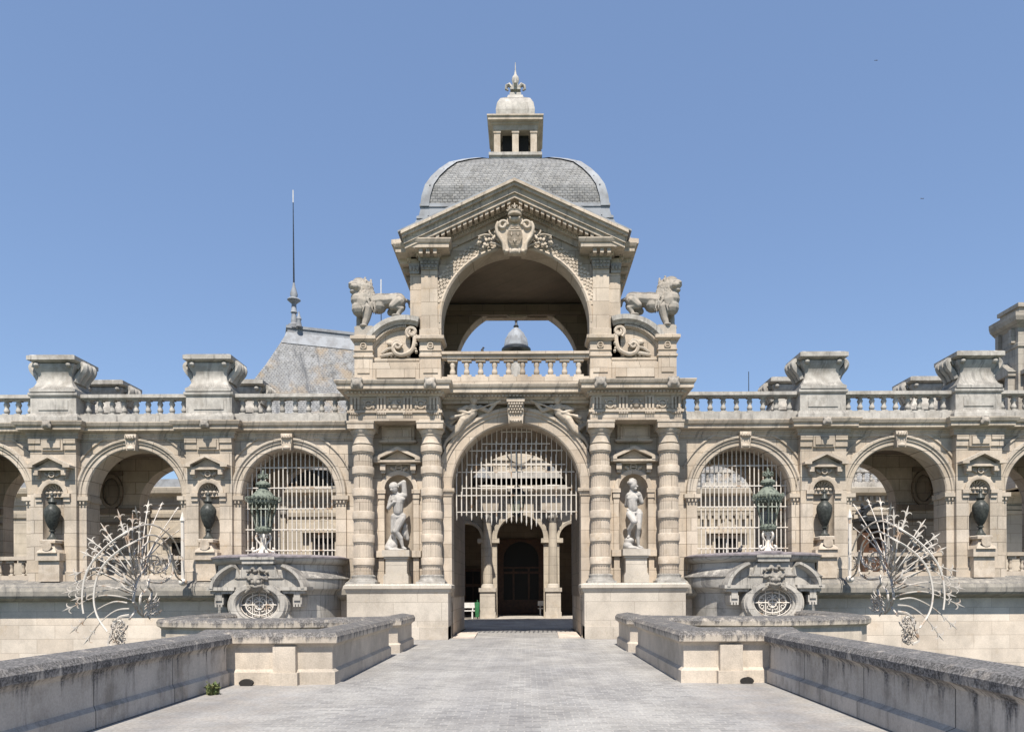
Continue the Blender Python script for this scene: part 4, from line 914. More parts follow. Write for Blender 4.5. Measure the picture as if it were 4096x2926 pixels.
# ================================================================ BASTIONS
for s in (-1,1):
    side = 'left' if s < 0 else 'right'; cx, cy = 8.15, .45
    BT = thing('bastion', 'low round stone bastion with carved oval window on the %s of the gate' % side, 'bastion', group='round bastions')
    b = MB(); b.lathe([(2.06,-5.6),(2.06,1.6)], (cx,cy,0), 64); b.build('drum','bastion',BT,s)
    b = MB(); b.lathe([(2.06,1.5),(2.12,1.62),(2.26,1.7),(2.28,1.8),(2.28,2.02),(2.32,2.05),(2.2,2.14),(2.1,2.26),(2.06,2.34),(2.06,2.5),(2.12,2.53),(2.2,2.58),(2.24,2.66),(2.24,2.7)], (cx,cy,0), 64); b.build('cornice','bastion',BT,s)
    b = MB(); b.lathe([(2.24,2.7),(2.28,2.71),(2.28,2.76),(2.1,2.82),(.02,2.9)], (cx,cy,0), 64)
    b.lathe([(.55,2.66),(.58,2.72),(.58,2.8),(.4,2.86),(.02,2.88)], (cx,cy-1.75,0), 20)
    b.build('lead_cap','lead_roof',BT,s)
    fy = cy-2.06-.12; fx = 8.17
    b = MB()
    b.box(fx-.5,fx+.5,fy-.1,fy+.4,2.5,2.68); b.box(fx-.54,fx+.54,fy-.14,fy+.4,2.64,2.72)
    # tapering aedicule around an elliptic opening
    ol = [(-1.05,.2),(-1.0,.75),(-.9,1.05),(-.78,1.5),(-.62,2.1),(-.5,2.5),(.5,2.5),(.62,2.1),(.78,1.5),(.9,1.05),(1.0,.75),(1.05,.2)]
    EZ = 1.2; n = 48
    def ray(a):
        d = Vector((cos(a), sin(a))); best = None
        for p, q in zip(ol, ol[1:]+ol[:1]):
            px_, pz_, qx, qz = p[0], p[1]-EZ, q[0], q[1]-EZ; den = d[0]*(qz-pz_)-d[1]*(qx-px_)
            if abs(den) < 1e-9: continue
            t = (px_*(qz-pz_)-pz_*(qx-px_))/den; u = (px_*d[1]-pz_*d[0])/den
            if t > 0 and -1e-6 <= u <= 1+1e-6 and (best is None or t < best): best = t
        return d*best
    v = []; f = []
    for i in range(n):
        a = 2*PI*i/n; o = ray(a); v += [(fx+.62*cos(a),fy,EZ+.46*sin(a)),(fx+o[0],fy,EZ+o[1]),(fx+o[0],fy+.6,EZ+o[1]),(fx+.62*cos(a),fy+.5,EZ+.46*sin(a))]
    for i in range(n):
        k = 4*i; j = 4*((i+1)%n); f += [(k,k+1,j+1,j),(k+1,k+2,j+2,j+1),(k+3,k,j,j+3)]
    b.add(v, f)
    b.build('window_surround','bastion',BT,s)
    b = MB(); b.arc([(1.0,fy+.2),(1.0,fy-.04),(1.1,fy-.06),(1.12,fy-.14),(1.2,fy-.18),(1.42,fy-.18),(1.5,fy-.1),(1.54,fy-.1),(1.6,fy+.1)], fx, EZ, 0, 2*PI, 48, .62, .47); WF = b.build('oval_window','bastion',BT,s)
    b = MB(); b.prism([(fx+.62*cos(2*PI*i/32),EZ+.46*sin(2*PI*i/32)) for i in range(32)], fy+.3, fy+.34); b.build('opening','black',WF,s)
    b = MB(); yy = fy+.06
    b.tube([(fx+.44*cos(2*PI*i/28),yy,EZ+.33*sin(2*PI*i/28)) for i in range(28)], .02, 5, True)
    b.tube([(fx+.6*cos(2*PI*i/28),yy,EZ+.44*sin(2*PI*i/28)) for i in range(28)], .016, 5, True)
    b.tube([(fx-.6,yy,EZ),(fx+.6,yy,EZ)], .02, 5)
    for x in (-.22,0,.22): b.tube([(fx+x,yy,EZ-.38),(fx+x,yy,EZ+.38)], .018, 5)
    for q in (-1,1):
        for w in (-1,1):
            b.tube(spiral(fx+q*.11,EZ+w*.14,.1,.03,R(90),R(90)+q*R(420),yy), .014, 5)
            b.tube(spiral(fx+q*.33,EZ+w*.12,.1,.03,R(90),R(90)-q*R(420),yy), .014, 5)
    b.tube(spiral(fx,EZ-.02,.16,.12,0,2*PI,yy-.02), .018, 5)
    b.build('iron_grille','iron',WF,s)
    for q in (-1,1):
        b = MB(); a0, a1 = (R(4),R(62)) if q > 0 else (R(118),R(176)); ax = fx+q*.2; az = 1.66
        b.arc([(1.1,fy+.9),(1.1,fy+.0),(1.16,fy-.12),(1.2,fy-.2),(1.3,fy-.2),(1.33,fy+.9)], ax, az, a0, a1, 16, 1, .72)
        pts = [(ax+1.12*cos(a0+(a1-a0)*i/10), az+1.12*.72*sin(a0+(a1-a0)*i/10)) for i in range(11)]
        b.prism(pts+[(ax+.5*cos(a1),az+.1)], fy+.02, fy+.9)
        b.box(*sorted((fx+q*.72,fx+q*1.58)),fy-.18,fy+1.0,1.66,1.77); b.box(*sorted((fx+q*.74,fx+q*1.5)),fy-.1,fy+1.0,1.56,1.66)
        b.box(*sorted((fx+q*1.1,fx+q*1.38)),fy-.06,fy+1.0,1.22,1.44); b.box(*sorted((fx+q*1.14,fx+q*1.34)),fy-.1,fy+1.0,1.34,1.56)
        for i in range(3): b.box(fx+q*1.24-.12+.09*i,fx+q*1.24-.06+.09*i,fy-.1,fy+.6,1.14,1.22)
        b.build('broken_pediment','bastion',BT,s)
    b = MB(); mz = 2.02; my = fy-.12
    b.ell((fx,my,mz-.06),(.2,.2,.27)); b.ell((fx,my-.2,mz-.08),(.05,.06,.1)); b.ell((fx,my-.14,mz-.25),(.08,.08,.06)); b.ell((fx,my-.15,mz+.02),(.17,.06,.045))
    for q in (-1,1): b.ell((fx+q*.1,my-.16,mz-.1),(.06,.05,.06)); b.ell((fx+q*.1,my-.1,mz-.22),(.1,.08,.07))
    rg = random.Random(4)
    for i in range(40):
        a = rg.uniform(-.5,PI+.5); rr = rg.uniform(.2,.36); b.ell((fx+rr*cos(a)*.95,my-rg.uniform(-.05,.14),mz+.05+rr*sin(a)*.85),(.07,.07,.055), n=8)
    for q in (-1,1):
        for i in range(4): b.cap((fx+q*.27,my,mz-.02-.1*i),.08,(fx+q*(.3+.02*i),my,mz-.12-.1*i),.05)
    for i in range(4): b.cap((fx-.1+.065*i,my-.1,mz-.28),.045,(fx-.1+.065*i,my-.08,mz-.42+.05*abs(i-1.5)),.02)
    b.build('mask','dark',BT,s,.02,1)
    # lamp on top of the bastion
    LP = thing('street_lamp', 'green bronze lantern on a white bracket atop the %s bastion' % side, 'lamp', (s*8.17,cy-1.75,2.86), 'bronze lanterns on the bastions')
    b = MB()
    for a in range(4):
        c, d = cos(a*PI/2+.4), sin(a*PI/2+.4)
        P = smoothpath([(.24,.06),(.1,.16),(.1,.3),(.2,.42),(.22,.54),(.14,.62),(.08,.56),(.12,.5)], 4)
        b.tube([(c*p[0],d*p[0],p[1]) for p in [Vector((q[0],q[1],0)) for q in [(r[0],r[1]) for r in P]]], .032, 6)
        b.tube(smoothpath([(c*.1,d*.1,.14),(c*.3,d*.3,.05),(c*.34,d*.34,.14),(c*.27,d*.27,.16)],4), .035, 6)
    b.lathe([(.18,0),(.14,.08),(.07,.16),(.055,.3),(.06,.5),(.1,.64)], (0,0,0), 12); b.build('bracket','iron',LP)
    b = MB(); b.lathe([(.08,.62),(.16,.66),(.25,.7),(.26,.78),(.23,.82),(.22,.86)], (0,0,0), 24)
    for i in range(16): a = 2*PI*i/16; b.cap((.22*cos(a),.22*sin(a),.7),.03,(.25*cos(a),.25*sin(a),.8),.025, 6)
    b.build('lamp_base','patina',LP)
    b = MB()
    for i in range(6):
        a = i*PI/3+.26; c, d = cos(a), sin(a); b.tube([(c*.225,d*.225,.84),(c*.43,d*.43,1.62)], .02, 5)
        b.tube(smoothpath([(c*.42,d*.42,1.62),(c*.52,d*.52,1.7),(c*.53,d*.53,1.8),(c*.47,d*.47,1.82)],4), .022, 5)
    b.lathe([(.44,1.6),(.47,1.64),(.47,1.7),(.43,1.74)], (0,0,0), 6, False, rot=.26)
    for i in range(24):
        a = 2*PI*i/24; b.ell((.44*cos(a),.44*sin(a),1.76),(.05,.05,.06), n=6); b.ell((.43*cos(a),.43*sin(a),1.58),(.02,.02,.03), n=5)
    b.build('lamp_frame','patina',LP)
    b = MB(); b.lathe([(.215,.85),(.41,1.6)], (0,0,0), 6, False, rot=.26); b.build('lamp_glass','glass',LP)
    b = MB(); b.lathe([(.42,1.74),(.36,1.86),(.24,1.98),(.17,2.06),(.14,2.12),(.2,2.15),(.24,2.2),(.22,2.26),(.12,2.32),(.05,2.36)], (0,0,0), 24)
    for i in range(14): a = 2*PI*i/14; b.cap((.2*cos(a),.2*sin(a),2.16),.03,(.19*cos(a),.19*sin(a),2.26),.025, 6)
    fleur(b,0,0,2.34,.36,.5)
    for a in range(4): c, d = cos(a*PI/2), sin(a*PI/2); b.tube([(c*.04,d*.04,2.4),(c*.13,d*.13,2.48),(c*.16,d*.16,2.42)], .03, 5)
    b.build('lamp_roof','patina',LP)

# ================================================================ BRIDGE PARAPETS
def pprof(t=.5, h=.95, low=0.0, out=.0):
    return [(-t-.06,low),(-t-.06,.22),(-t,.27),(-t,.66),(-t-.03,.7),(-t-.1,.74),(-t-.11,h-.1),(-t-.06,h-.03),(-t/2,h+.02),(.06,h-.03),(.11,h-.1),(.1,.74),(.03,.7),(0,.66),(0,.27),(.06,.22),(.06,low)]
for s in (-1,1):
    side = 'left' if s < 0 else 'right'; xi = -XL if s < 0 else XR
    b = MB(); P = [(-xi,-45),(-xi,-12.05)]; b.sweep(pprof(.52,.93), P)
    t = b.build('bridge_parapet','parapet',None,-s); tag(t, 'long black-topped stone wall along the %s of the road, nearest the viewer' % side, 'parapet', 'near bridge parapets')
    b = MB(); b.sweep(pprof(.5,.95), [(-xi-.52,-11.95),(-3.13,-11.95),(-3.13,-6.6)])
    b.box(-4.15,-3.75,-12.08,-11.9,0,.68); b.box(-4.2,-3.7,-12.14,-11.9,0,.22)
    t = b.build('corner_parapet','parapet_end',None,-s); tag(t, 'cornered stone parapet stepping in to narrow the road on the %s' % side, 'parapet', 'corner bridge parapets')
    arcp = [(-9.35,.2),(-9.45,-4.9),(-9.35,-5.6)]+[(-9.0+5.4*i/14, -6.05-.75*sin(PI*i/14)) for i in range(15)]+[(-3.07,-5.65),(-3.07,-3.3)]
    b = MB(); b.sweep(pprof(.5,.95,-5.5), arcp)
    t = b.build('curved_parapet','parapet_end',None,-s); tag(t, 'curved stone parapet bulging over the moat in front of the %s bastion' % side, 'parapet', 'curved parapets before the bastions')
# drain holes, weeds
for x, side in ((-4.6,'left'),(4.2,'right')):
    b = MB(); b.lathe([(.13,0),(.12,.06)], (0,0,0), 16, sx=1, sy=.55, mat=Matrix.Translation((x,-12.1 if side=='left' else -12.1,.05)) @ Matrix.Rotation(R(90),4,'X')); t = b.build('drain_hole','black'); tag(t, 'small dark drain opening at the foot of the %s parapet end' % side, 'drain')
def tuft(x, y, h, nblade, label, seed):
    rg = random.Random(seed); b = MB()
    for i in range(nblade):
        a = rg.uniform(0,2*PI); L = h*rg.uniform(.5,1.1); d = rg.uniform(.1,.6)*L; px, py = x+rg.gauss(0,h*.2), y+rg.gauss(0,h*.2); w = .014
        p0 = Vector((px,py,0)); p1 = Vector((px+cos(a)*d*.4,py+sin(a)*d*.4,L*.7)); p2 = Vector((px+cos(a)*d,py+sin(a)*d,L)); o = Vector((-sin(a),cos(a),0))*w
        b.add([p0-o,p0+o,p1+o*1.6,p1-o*1.6,p2], [(0,1,2,3),(3,2,4)])
        for q in range(4):
            c = p0.lerp(p2, rg.uniform(.3,1)); u = Vector((rg.gauss(0,1),rg.gauss(0,1),rg.gauss(0,.6))).normalized()*.035; w2 = u.orthogonal().normalized()*.016
            b.add([c,c+u*.5+w2,c+u,c+u*.5-w2], [(0,1,2,3)])
    tag(b.build('weed','grass'), label, 'plant')
tuft(-4.72,-13.2,.2,40,'small green weed growing at the foot of the left parapet',2)

# ================================================================ SPIKED IRON FANS
def fan(s):
    side = 'left' if s < 0 else 'right'
    FN = thing('iron_fan', 'white iron fan of spikes and scrolls at the %s end of the moat' % side, 'railing', (s*9.6,-6.0,.9), 'spiked iron fans over the moat')
    def dep(x): return -6.2 if x < 640 else -6.2+(x-640)/545*5.9
    def P(x, y, d=0.0):
        Y = dep(x)+d; sc = 1625/(25+Y); px = 155.4+.21186*x; py = 1110.1+.21186*y-3.5
        return (.33+(px-1168)/sc-(-9.6), Y+6.0, 1.69+(1305-py)/sc-.9)
    def line(b, pts, r, n=5, d=0.0, k=6):
        b.tube(smoothpath([P(x,y,d) for x,y in pts], k), r, n)
    sd = 1 if s < 0 else -1
    b = MB(); line(b, [(140,1180),(126,1040),(145,850),(200,700),(300,560),(430,440),(560,350),(690,280),(800,250),(900,265),(1010,330),(1100,430),(1155,560)], .026, d=-.1); b.build('outer_ring','iron',FN,sd)
    b = MB(); line(b, [(390,1370),(290,1220),(250,1060),(262,890),(310,740),(400,620),(520,520),(640,450),(760,390),(850,360),(960,400),(1040,500),(1050,640),(1000,730)], .026, d=-.1); b.build('inner_ring','iron',FN,sd)
    b = MB(); line(b, [(790,710),(735,780),(690,880),(668,1000),(680,1100),(720,1170),(770,1215)], .034)
    line(b, [(800,930),(745,990),(735,1080),(765,1200)], .03)
    line(b, [(740,520),(830,430),(930,450),(1020,530),(1035,640),(990,720),(900,760),(830,720),(810,640),(850,580),(920,590),(940,650),(890,680)], .022)
    line(b, [(1060,560),(1080,700),(1060,800),(960,860),(830,850)], .03); line(b, [(1070,560),(1110,720),(1160,760)], .028); line(b, [(1080,700),(1120,800),(1170,840)], .028)
    b.tube([Vector(p) for p in [P(525+75*(1-i/26)*cos(i*.5), 1300+75*(1-i/26)*sin(i*.5)) for i in range(25)]], .03, 5)
    line(b, [(620,1200),(520,1220),(455,1290),(430,1400),(400,1500),(470,1540)], .035); line(b, [(560,1360),(540,1440),(560,1500),(500,1540)], .035); line(b, [(400,1480),(480,1420),(560,1490)], .03)
    line(b, [(620,1240),(700,1130),(660,1060)], .03); line(b, [(830,820),(820,900),(860,960),(830,1040)], .035); line(b, [(560,760),(590,850),(660,900)], .025); line(b,[(520,830),(570,910),(650,950)], .025)
    b.build('scroll','iron_dull',FN,sd)
    rg = random.Random(8); b = MB()
    for i in range(60):
        x = rg.uniform(770,900); y = rg.uniform(1030,1210); a = rg.uniform(-1.2,1.2); L = rg.uniform(40,80)
        b.tube([P(x,y,rg.uniform(-.15,.15)),P(x+L*.6*cos(a),y-L*sin(a)*.5,0),P(x+L*cos(a),y-L*sin(a)-20,-.1)], [.012,.013,.003], 4)
    b.build('leaf_work','iron_dull',FN,sd); b = MB()
    for i in range(90):
        x = rg.uniform(450,560); y = rg.uniform(1250,1520); a = rg.uniform(0,6.28); L = rg.uniform(25,60)
        b.tube([P(x,y,rg.uniform(-.15,.15)),P(x+L*.6*cos(a+.4),y-L*sin(a+.4)*.6,0),P(x+L*cos(a),y-L*sin(a),-.1)], [.012,.013,.003], 4)
    b.build('leaf_work','iron_dull',FN,sd); b = MB()
    for i in range(70):
        x = rg.uniform(830,1150); y = rg.uniform(560,850); a = rg.uniform(0,6.28); L = rg.uniform(25,70)
        b.tube([P(x,y,rg.uniform(-.1,.1)),P(x+L*.6*cos(a+.5),y-L*sin(a+.5)*.6,0),P(x+L*cos(a),y-L*sin(a),-.1)], [.012,.013,.003], 4)
    for i in range(40):
        x = rg.uniform(640,830); y = rg.uniform(560,960); a = rg.uniform(.6,2.6); L = rg.uniform(40,110)
        b.tube([P(x,y,rg.uniform(-.2,.2)),P(x+L*.6*cos(a+.3),y-L*sin(a+.3)*.6,0),P(x+L*cos(a),y-L*sin(a),-.1)], [.012,.013,.003], 4)
    b.build('leaf_work','iron_dull',FN,sd)
    tips = [((690,860),(600,730),(440,500)),((700,840),(640,640),(610,330)),((740,800),(720,560),(735,250)),((790,700),(880,480),(1030,300)),((690,900),(560,790),(330,600)),((690,930),(560,850),(250,720)),((700,800),(520,640),(240,430)),((700,780),(560,580),(370,300)),((710,760),(610,480),(525,175)),((720,720),(660,420),(660,210)),((740,700),(740,400),(700,130)),((750,680),(780,330),(820,60)),((770,640),(840,330),(960,50)),((800,600),(930,380),(1125,90)),((850,560),(960,450),(1135,320)),
        ((690,840),(480,700),(180,560)),((690,700),(640,480),(560,300)),((640,690),(520,520),(400,400)),((560,690),(420,600),(270,520)),((560,800),(330,700),(70,760)),((680,990),(480,920),(280,890),(0,950)),((670,1050),(500,1000),(290,1000),(0,1120)),((600,1070),(450,1060),(250,1160),(60,1330)),((700,920),(500,840),(300,760),(90,850)),((620,1130),(480,1150),(330,1260),(190,1440)),((650,900),(400,930),(90,1020))]
    for tp in tips:
        b = MB(); pts = [P(x,y,rg.uniform(-.05,.05) if i else 0) for i,(x,y) in enumerate(tp)]; cv = smoothpath(pts, 6); n = len(cv)
        b.tube(cv, [.021-.009*i/n for i in range(n)], 5)
        e = Vector(pts[-1]); d = (e-Vector(pts[-2])).normalized(); w = Vector((-d[2],0,d[0]))
        for j, L in ((0,.17),(1,.12)):
            o = e-d*(.02+.22*j)
            for q in (-1,1): b.tube(smoothpath([o-d*.06, o+w*q*L*.18+d*L*.22, o+w*q*L*.42+d*L*.42, o+w*q*L*.72+d*L*.36, o+w*q*L*.85+d*L*.2],3), [.012,.013,.016,.018,.019,.019,.018,.016,.014,.012,.009,.006,.002], 4)
        b.tube([e-d*.08,e+d*.06,e+d*.22], [.013,.024,.003], 5)
        b.build('spike','iron_dull',FN,sd)
    b = MB(); base = P(1186,858); top = P(1182,215); tip = P(1181,120)
    b.tube([base,top], .06, 8); b.tube([top,(top[0],top[1],top[2]+.06),tip], [.09,.08,.004], 8); b.ell(base,(.14,.14,.12)); b.build('post','iron',FN,sd)
fan(-1); fan(1)

# ================================================================ COURTYARD BUILDINGS
# central court front seen through the gate
CB = thing('court_building', 'stone courtyard front with columns and arched dark doorway seen through the gate', 'building')
yf = 17.0
b = MB()
b.wall(-2.2,2.2,0,6.1, 0,1.34,4.55,0, yf,yf+.7, 28)
for s in (-1,1): b.wall(*sorted((s*2.2,s*7.0)),0,6.1, s*3.1,.86,4.55,0, yf,yf+.7, 24)
b.box(-7,7,yf+.7,32,6.0,6.6); b.box(-7,-6.4,yf+.7,32,0,6.1); b.box(6.4,7,yf+.7,32,0,6.1)
b.build('wall','far',CB)
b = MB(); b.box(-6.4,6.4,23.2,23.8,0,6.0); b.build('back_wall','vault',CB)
b = MB()
b.sweep([(-.3,6.1),(.05,6.1),(.08,6.3),(.1,6.5),(.12,6.9),(.3,7.1),(.5,7.2),(.55,7.4),(-.3,7.6)], [(-7,yf),(-2.3,yf),(-2.3,yf-.5),(-1.3,yf-.5),(-1.3,yf),(1.3,yf),(1.3,yf-.5),(2.3,yf-.5),(2.3,yf),(7,yf)])
b.box(-7,7,yf,yf+.6,7.4,8.0); dent(b,-6,6,yf-.1,6.95,7.08,.3,.15,.2); b.build('entablature','far',CB)
b = MB(); b.prism([(-7,7.6),(7,7.6),(6.2,8.4),(-6.2,8.4)], yf, yf+.8); b.build('roof_slope','grey',CB)
b = MB(); b.box(-6,6,yf+.8,yf+1.1,8.3,8.4); b.box(-6,6,yf+.8,yf+1.1,8.86,9.0)
bl = b.build('balustrade','far',CB); q0 = None
for i in range(15):
    x = -4.9+.7*i
    if q0 is None: q0 = baluster(.46,1.6).build('baluster','far',bl,loc=(x,yf+.95,8.4))
    else: dup(q0, bl, (x,yf+.95,8.4))
b = MB(); b.box(-1.6,1.6,yf+1.6,yf+2.4,8.4,10.3); b.box(-1.9,1.9,yf+1.5,yf+2.4,9.3,9.45); b.arc([(.5,yf+1.5),(.5,yf+1.4),(.8,yf+1.4),(.8,yf+1.5)],0,9.9,0,2*PI,24); b.build('attic_dormer','far',CB)
b = MB(); b.prism([(-6.2,8.4),(6.2,8.4),(4.6,10.6),(-4.6,10.6)], yf+1.9, 30); b.build('roof','slate2',CB)
for s in (-1,1):
    x = 1.86; b = MB(); b.lathe([(.25,1.95),(.27,2.2),(.22,5.5)], (x,yf-.3,0), 28, True, .06); c = b.build('column','far',CB,s)
    b = MB(); b.box(x-.42,x+.42,yf-.72,yf,0,1.5); b.box(x-.48,x+.48,yf-.78,yf,1.5,1.72); b.box(x-.46,x+.46,yf-.76,yf,0,.35); b.lathe([(.38,1.72),(.36,1.85),(.28,1.95)],(x,yf-.3,0),20); b.build('pedestal','plinth',c,s)
    b = MB(); b.lathe([(.22,5.4),(.26,5.5),(.36,5.95)],(x,yf-.3,0),12); b.box(x-.38,x+.38,yf-.66,yf,5.95,6.1)
    for i in range(8): a = 2*PI*i/8; b.ell((x+.3*cos(a),yf-.3+.3*sin(a),5.75),(.09,.09,.12), n=7)
    b.build('capital','dark',c,s)
b = MB(); b.arc([(1.34,yf),(1.34,yf-.1),(1.6,yf-.12),(1.64,yf)],0,4.55,0,PI,28)
for s in (-1,1):
    b.arc([(.86,yf),(.86,yf-.1),(1.02,yf-.12),(1.06,yf)],s*3.1,4.55,0,PI,24)
    for c0,c1 in ((1.2,1.62),(2.1,2.45),(3.9,4.2)): b.box(*sorted((s*c0,s*c1)),yf-.14,yf+.75,4.3,4.55)
b.build('archivolt','far',CB)
DR = MB(); DR.wall(-1.5,1.5,.02,4.9, 0,1.15,3.6,.02, 23.0,23.19, 24); do = DR.build('doorway','wood',CB)
b = MB(); b.prism([(-1.15,0.03)]+[(-1.15*cos(PI*i/24),3.6+1.15*sin(PI*i/24)) for i in range(25)]+[(1.15,.03)], 23.12, 23.18); b.build('glazing','pane',do)
b = MB(); b.box(-1.15,1.15,23.05,23.13,2.65,2.8); b.box(-1.15,1.15,23.05,23.13,.04,.95)
for x in (-.5,.5): b.box(x-.06,x+.06,23.04,23.13,.95,3.1)
b.box(-1.15,1.15,23.05,23.13,3.0,3.1); b.build('door_frame','wood',do)
b = MB(); b.box(-3.75,-2.55,22.9,23.0,.04,3.0); wd = b.build('side_door','wood',CB)
b = MB()
for x in (-3.6,-3.12): b.box(x,x+.44,22.86,22.9,.9,1.8); b.box(x,x+.44,22.86,22.9,2.0,2.8)
b.build('pane','pane',wd)
# white benches, green bin
for x, lab in ((-3.25,'white slatted bench beside the green bin in the courtyard'),(1.75,'white bench in the shade right of the court doorway')):
    t = thing('bench', lab, 'bench', (x,16.2 if x < 0 else 20.5,0), 'white courtyard benches')
    b = MB(); b.box(-.7,.7,-.2,.2,.42,.47); b.build('seat','white',t)
    b = MB(); b.box(-.7,.7,.18,.24,.6,.9); b.build('backrest','white',t)
    for q in (-.55,.55):
        b = MB(); b.box(q-.04,q+.04,-.18,.22,0,.42); b.box(q-.03,q+.03,.19,.23,.42,.62); b.build('leg','white',t)
t = thing('waste_bin', 'green litter bin at the foot of the left court column', 'bin', (-2.42,16.0,0))
b = MB(); b.lathe([(.11,.1),(.15,.9),(.14,.92),(.11,.9)], (0,0,0), 14); b.build('basket','green',t)
b = MB(); b.tube([(0,.28,0),(0,.28,1.05)], .03, 6); b.build('post','green',t)
# lantern cupola far behind, seen through the upper arch
t = thing('roof_cupola', 'small domed slate lantern turret far behind, framed by the upper arch', 'cupola', (-.35,31,6.0))
b = MB(); b.lathe([(1.3,0),(1.3,8),(.55,8.6),(.55,13.9)], (0,0,0), 16); b.build('drum','grey',t)
b = MB(); b.lathe([(.7,13.7),(1.12,13.8),(1.12,13.95),(.95,14.1)], (0,0,0), 24); b.build('eaves','bronze',t)
b = MB(); b.lathe([(.92,14.05),(.9,14.3),(.8,14.75),(.6,15.15),(.3,15.45),(.14,15.6)], (0,0,0), 20)
for i in range(12): a = 2*PI*i/12; b.tube([(.93*cos(a),.93*sin(a),14.05),(.81*cos(a),.81*sin(a),14.75),(.31*cos(a),.31*sin(a),15.45)], .025, 5)
b.build('dome','lead',t)
b = MB(); b.lathe([(.14,15.55),(.22,15.7),(.1,15.85),(.09,16.1),(.2,16.2),(.08,16.3),(.06,16.6),(.02,17.1)], (0,0,0), 10); b.build('finial','bronze',t)
# building with steep slate roof on the left
LB = thing('court_building', 'courtyard building with steep lichened slate roof and tall spire behind the left gallery', 'building')
def facade(par, x0, x1, yf, ztop, wins, mat='far'):
    b = MB(); b.box(x0,x1,yf,yf+6,0,ztop); b.build('wall',mat,par)
    b = MB(); b.sweep([(-.2,ztop-.9),(.06,ztop-.9),(.1,ztop-.6),(.14,ztop-.5),(.45,ztop-.35),(.5,ztop-.1),(-.2,ztop+.02)], [(x0,yf),(x1,yf)]); b.sweep([(-.1,ztop-1.5),(.08,ztop-1.5),(.12,ztop-1.3),(-.1,ztop-1.28)], [(x0,yf),(x1,yf)]); b.build('cornice',mat,par)
    for (xw,zw,w,h) in wins:
        b = MB(); b.box(xw-w/2-.15,xw-w/2,yf-.1,yf,zw,zw+h); b.box(xw+w/2,xw+w/2+.15,yf-.1,yf,zw,zw+h); b.box(xw-w/2-.2,xw+w/2+.2,yf-.12,yf,zw+h,zw+h+.2); b.box(xw-w/2-.25,xw+w/2+.25,yf-.2,yf,zw-.12,zw)
        b.prism([(xw-w/2-.45,zw+h+.35),(xw+w/2+.45,zw+h+.35),(xw,zw+h+.95)], yf-.25, yf); b.box(xw-w/2-.5,xw+w/2+.5,yf-.35,yf,zw+h+.25,zw+h+.35)
        wo = b.build('window',mat,par)
        b = MB(); b.box(xw-w/2,xw+w/2,yf-.03,yf-.005,zw,zw+h); b.build('pane','pane',wo)
        b = MB(); b.box(xw-.03,xw+.03,yf-.06,yf-.03,zw,zw+h); b.box(xw-w/2,xw+w/2,yf-.06,yf-.03,zw+h*.6,zw+h*.6+.05); b.build('frame','white',wo)
facade(LB,-32,-7.2,11.0,6.75,[(-9.6,1.6,1.1,2.6),(-16.5,1.6,1.1,2.4)])
for x in (-22.2,-18.4,-14.9,-11.7):
    b = MB(); b.box(x-.25,x+.25,10.86,11,0,5.6); pl = b.build('pilaster','far',LB)
    b = MB(); b.box(x-.34,x+.34,10.76,11,5.6,5.75)
    for i in range(4): b.ell((x-.24+.16*i,10.8,5.45),(.1,.08,.13), n=7)
    b.build('capital','dark',pl)
b = MB(); b.prism([(-32,6.76),(-14.5,6.76),(-14.5,7.2),(-32,7.2)], 11.4, 16); b.build('low_roof','lead',LB)
# steep hipped roof with flared foot, set at an angle to the court
def turn(b):
    m = Matrix.Translation((-11.9,13.3,.25)) @ Matrix.Rotation(R(20),4,'Z') @ Matrix.Translation((11.9,-13.3,0)); b.v = [tuple(m @ Vector(p)) for p in b.v]
def hiproof(b, x0, x1, y0, y1, rings):
    v = []; f = []
    for ix, iy, z in rings: v += [(x0+ix,y0+iy,z),(x1-ix,y0+iy,z),(x1-ix,y1-iy,z),(x0+ix,y1-iy,z)]
    for j in range(len(rings)-1):
        for i in range(4): k = (i+1)%4; f.append((4*j+i,4*j+k,4*j+4+k,4*j+4+i))
    o = 4*(len(rings)-1); f.append((o,o+1,o+2,o+3)); b.add(v, f)
b = MB(); hiproof(b,-15.3,-3.5,10.8,17.4,[(-1.6,-.4,7.3),(-.1,.3,9.6),(1.15,.9,11.2),(2.15,1.45,12.8),(2.85,1.93,14.1),(3.2,2.25,14.8)]); turn(b); b.build('roof','slate2',LB)
b = MB(); b.box(-12.1,-6.6,13.05,15.15,14.75,15.0); b.box(-12.16,-6.55,13.0,15.2,15.0,15.14); hiproof(b,-12.40,-6.3,12.7,15.5,[(0,0,14.1),(.25,.3,14.78)])
turn(b); b.build('ridge','lead',LB)
b = MB(); X, Yq, Z = -11.75,13.3,15.3
b.lathe([(.3,Z),(.3,Z+.2),(.16,Z+.3),(.12,Z+.8),(.18,Z+.85),(.14,Z+.95),(.12,Z+1.3),(.35,Z+1.5),(.3,Z+1.56),(.16,Z+1.6),(.2,Z+1.8),(.08,Z+2.2),(.05,Z+2.4)], (X,Yq,0), 12)
for dx in (.35,):
    b.lathe([(.16,Z),(.1,Z+.3),(.14,Z+.4),(.06,Z+.6),(.02,Z+.8)], (X+dx,Yq-.3,0), 10)
sp = b.build('roof_finial','lead',LB)
b = MB(); b.tube([(X,Yq,Z+2.3),(X-.02,Yq,Z+6.6)], [.05,.022], 6); b.build('spire_rod','bronze',sp)
b = MB(); b.tube([(X-.02,Yq,Z+6.6),(X-.02,Yq,Z+7.25)], .03, 6); b.build('spire_tip','white',sp)
b = MB(); b.tube([(0,0,0),(0,0,3.7)], .025, 6); t = b.build('lightning_rod','bronze',loc=(-7.35,14.1,14.5-1.7)); tag(t,'thin lightning rod rising behind the left lion','rod')
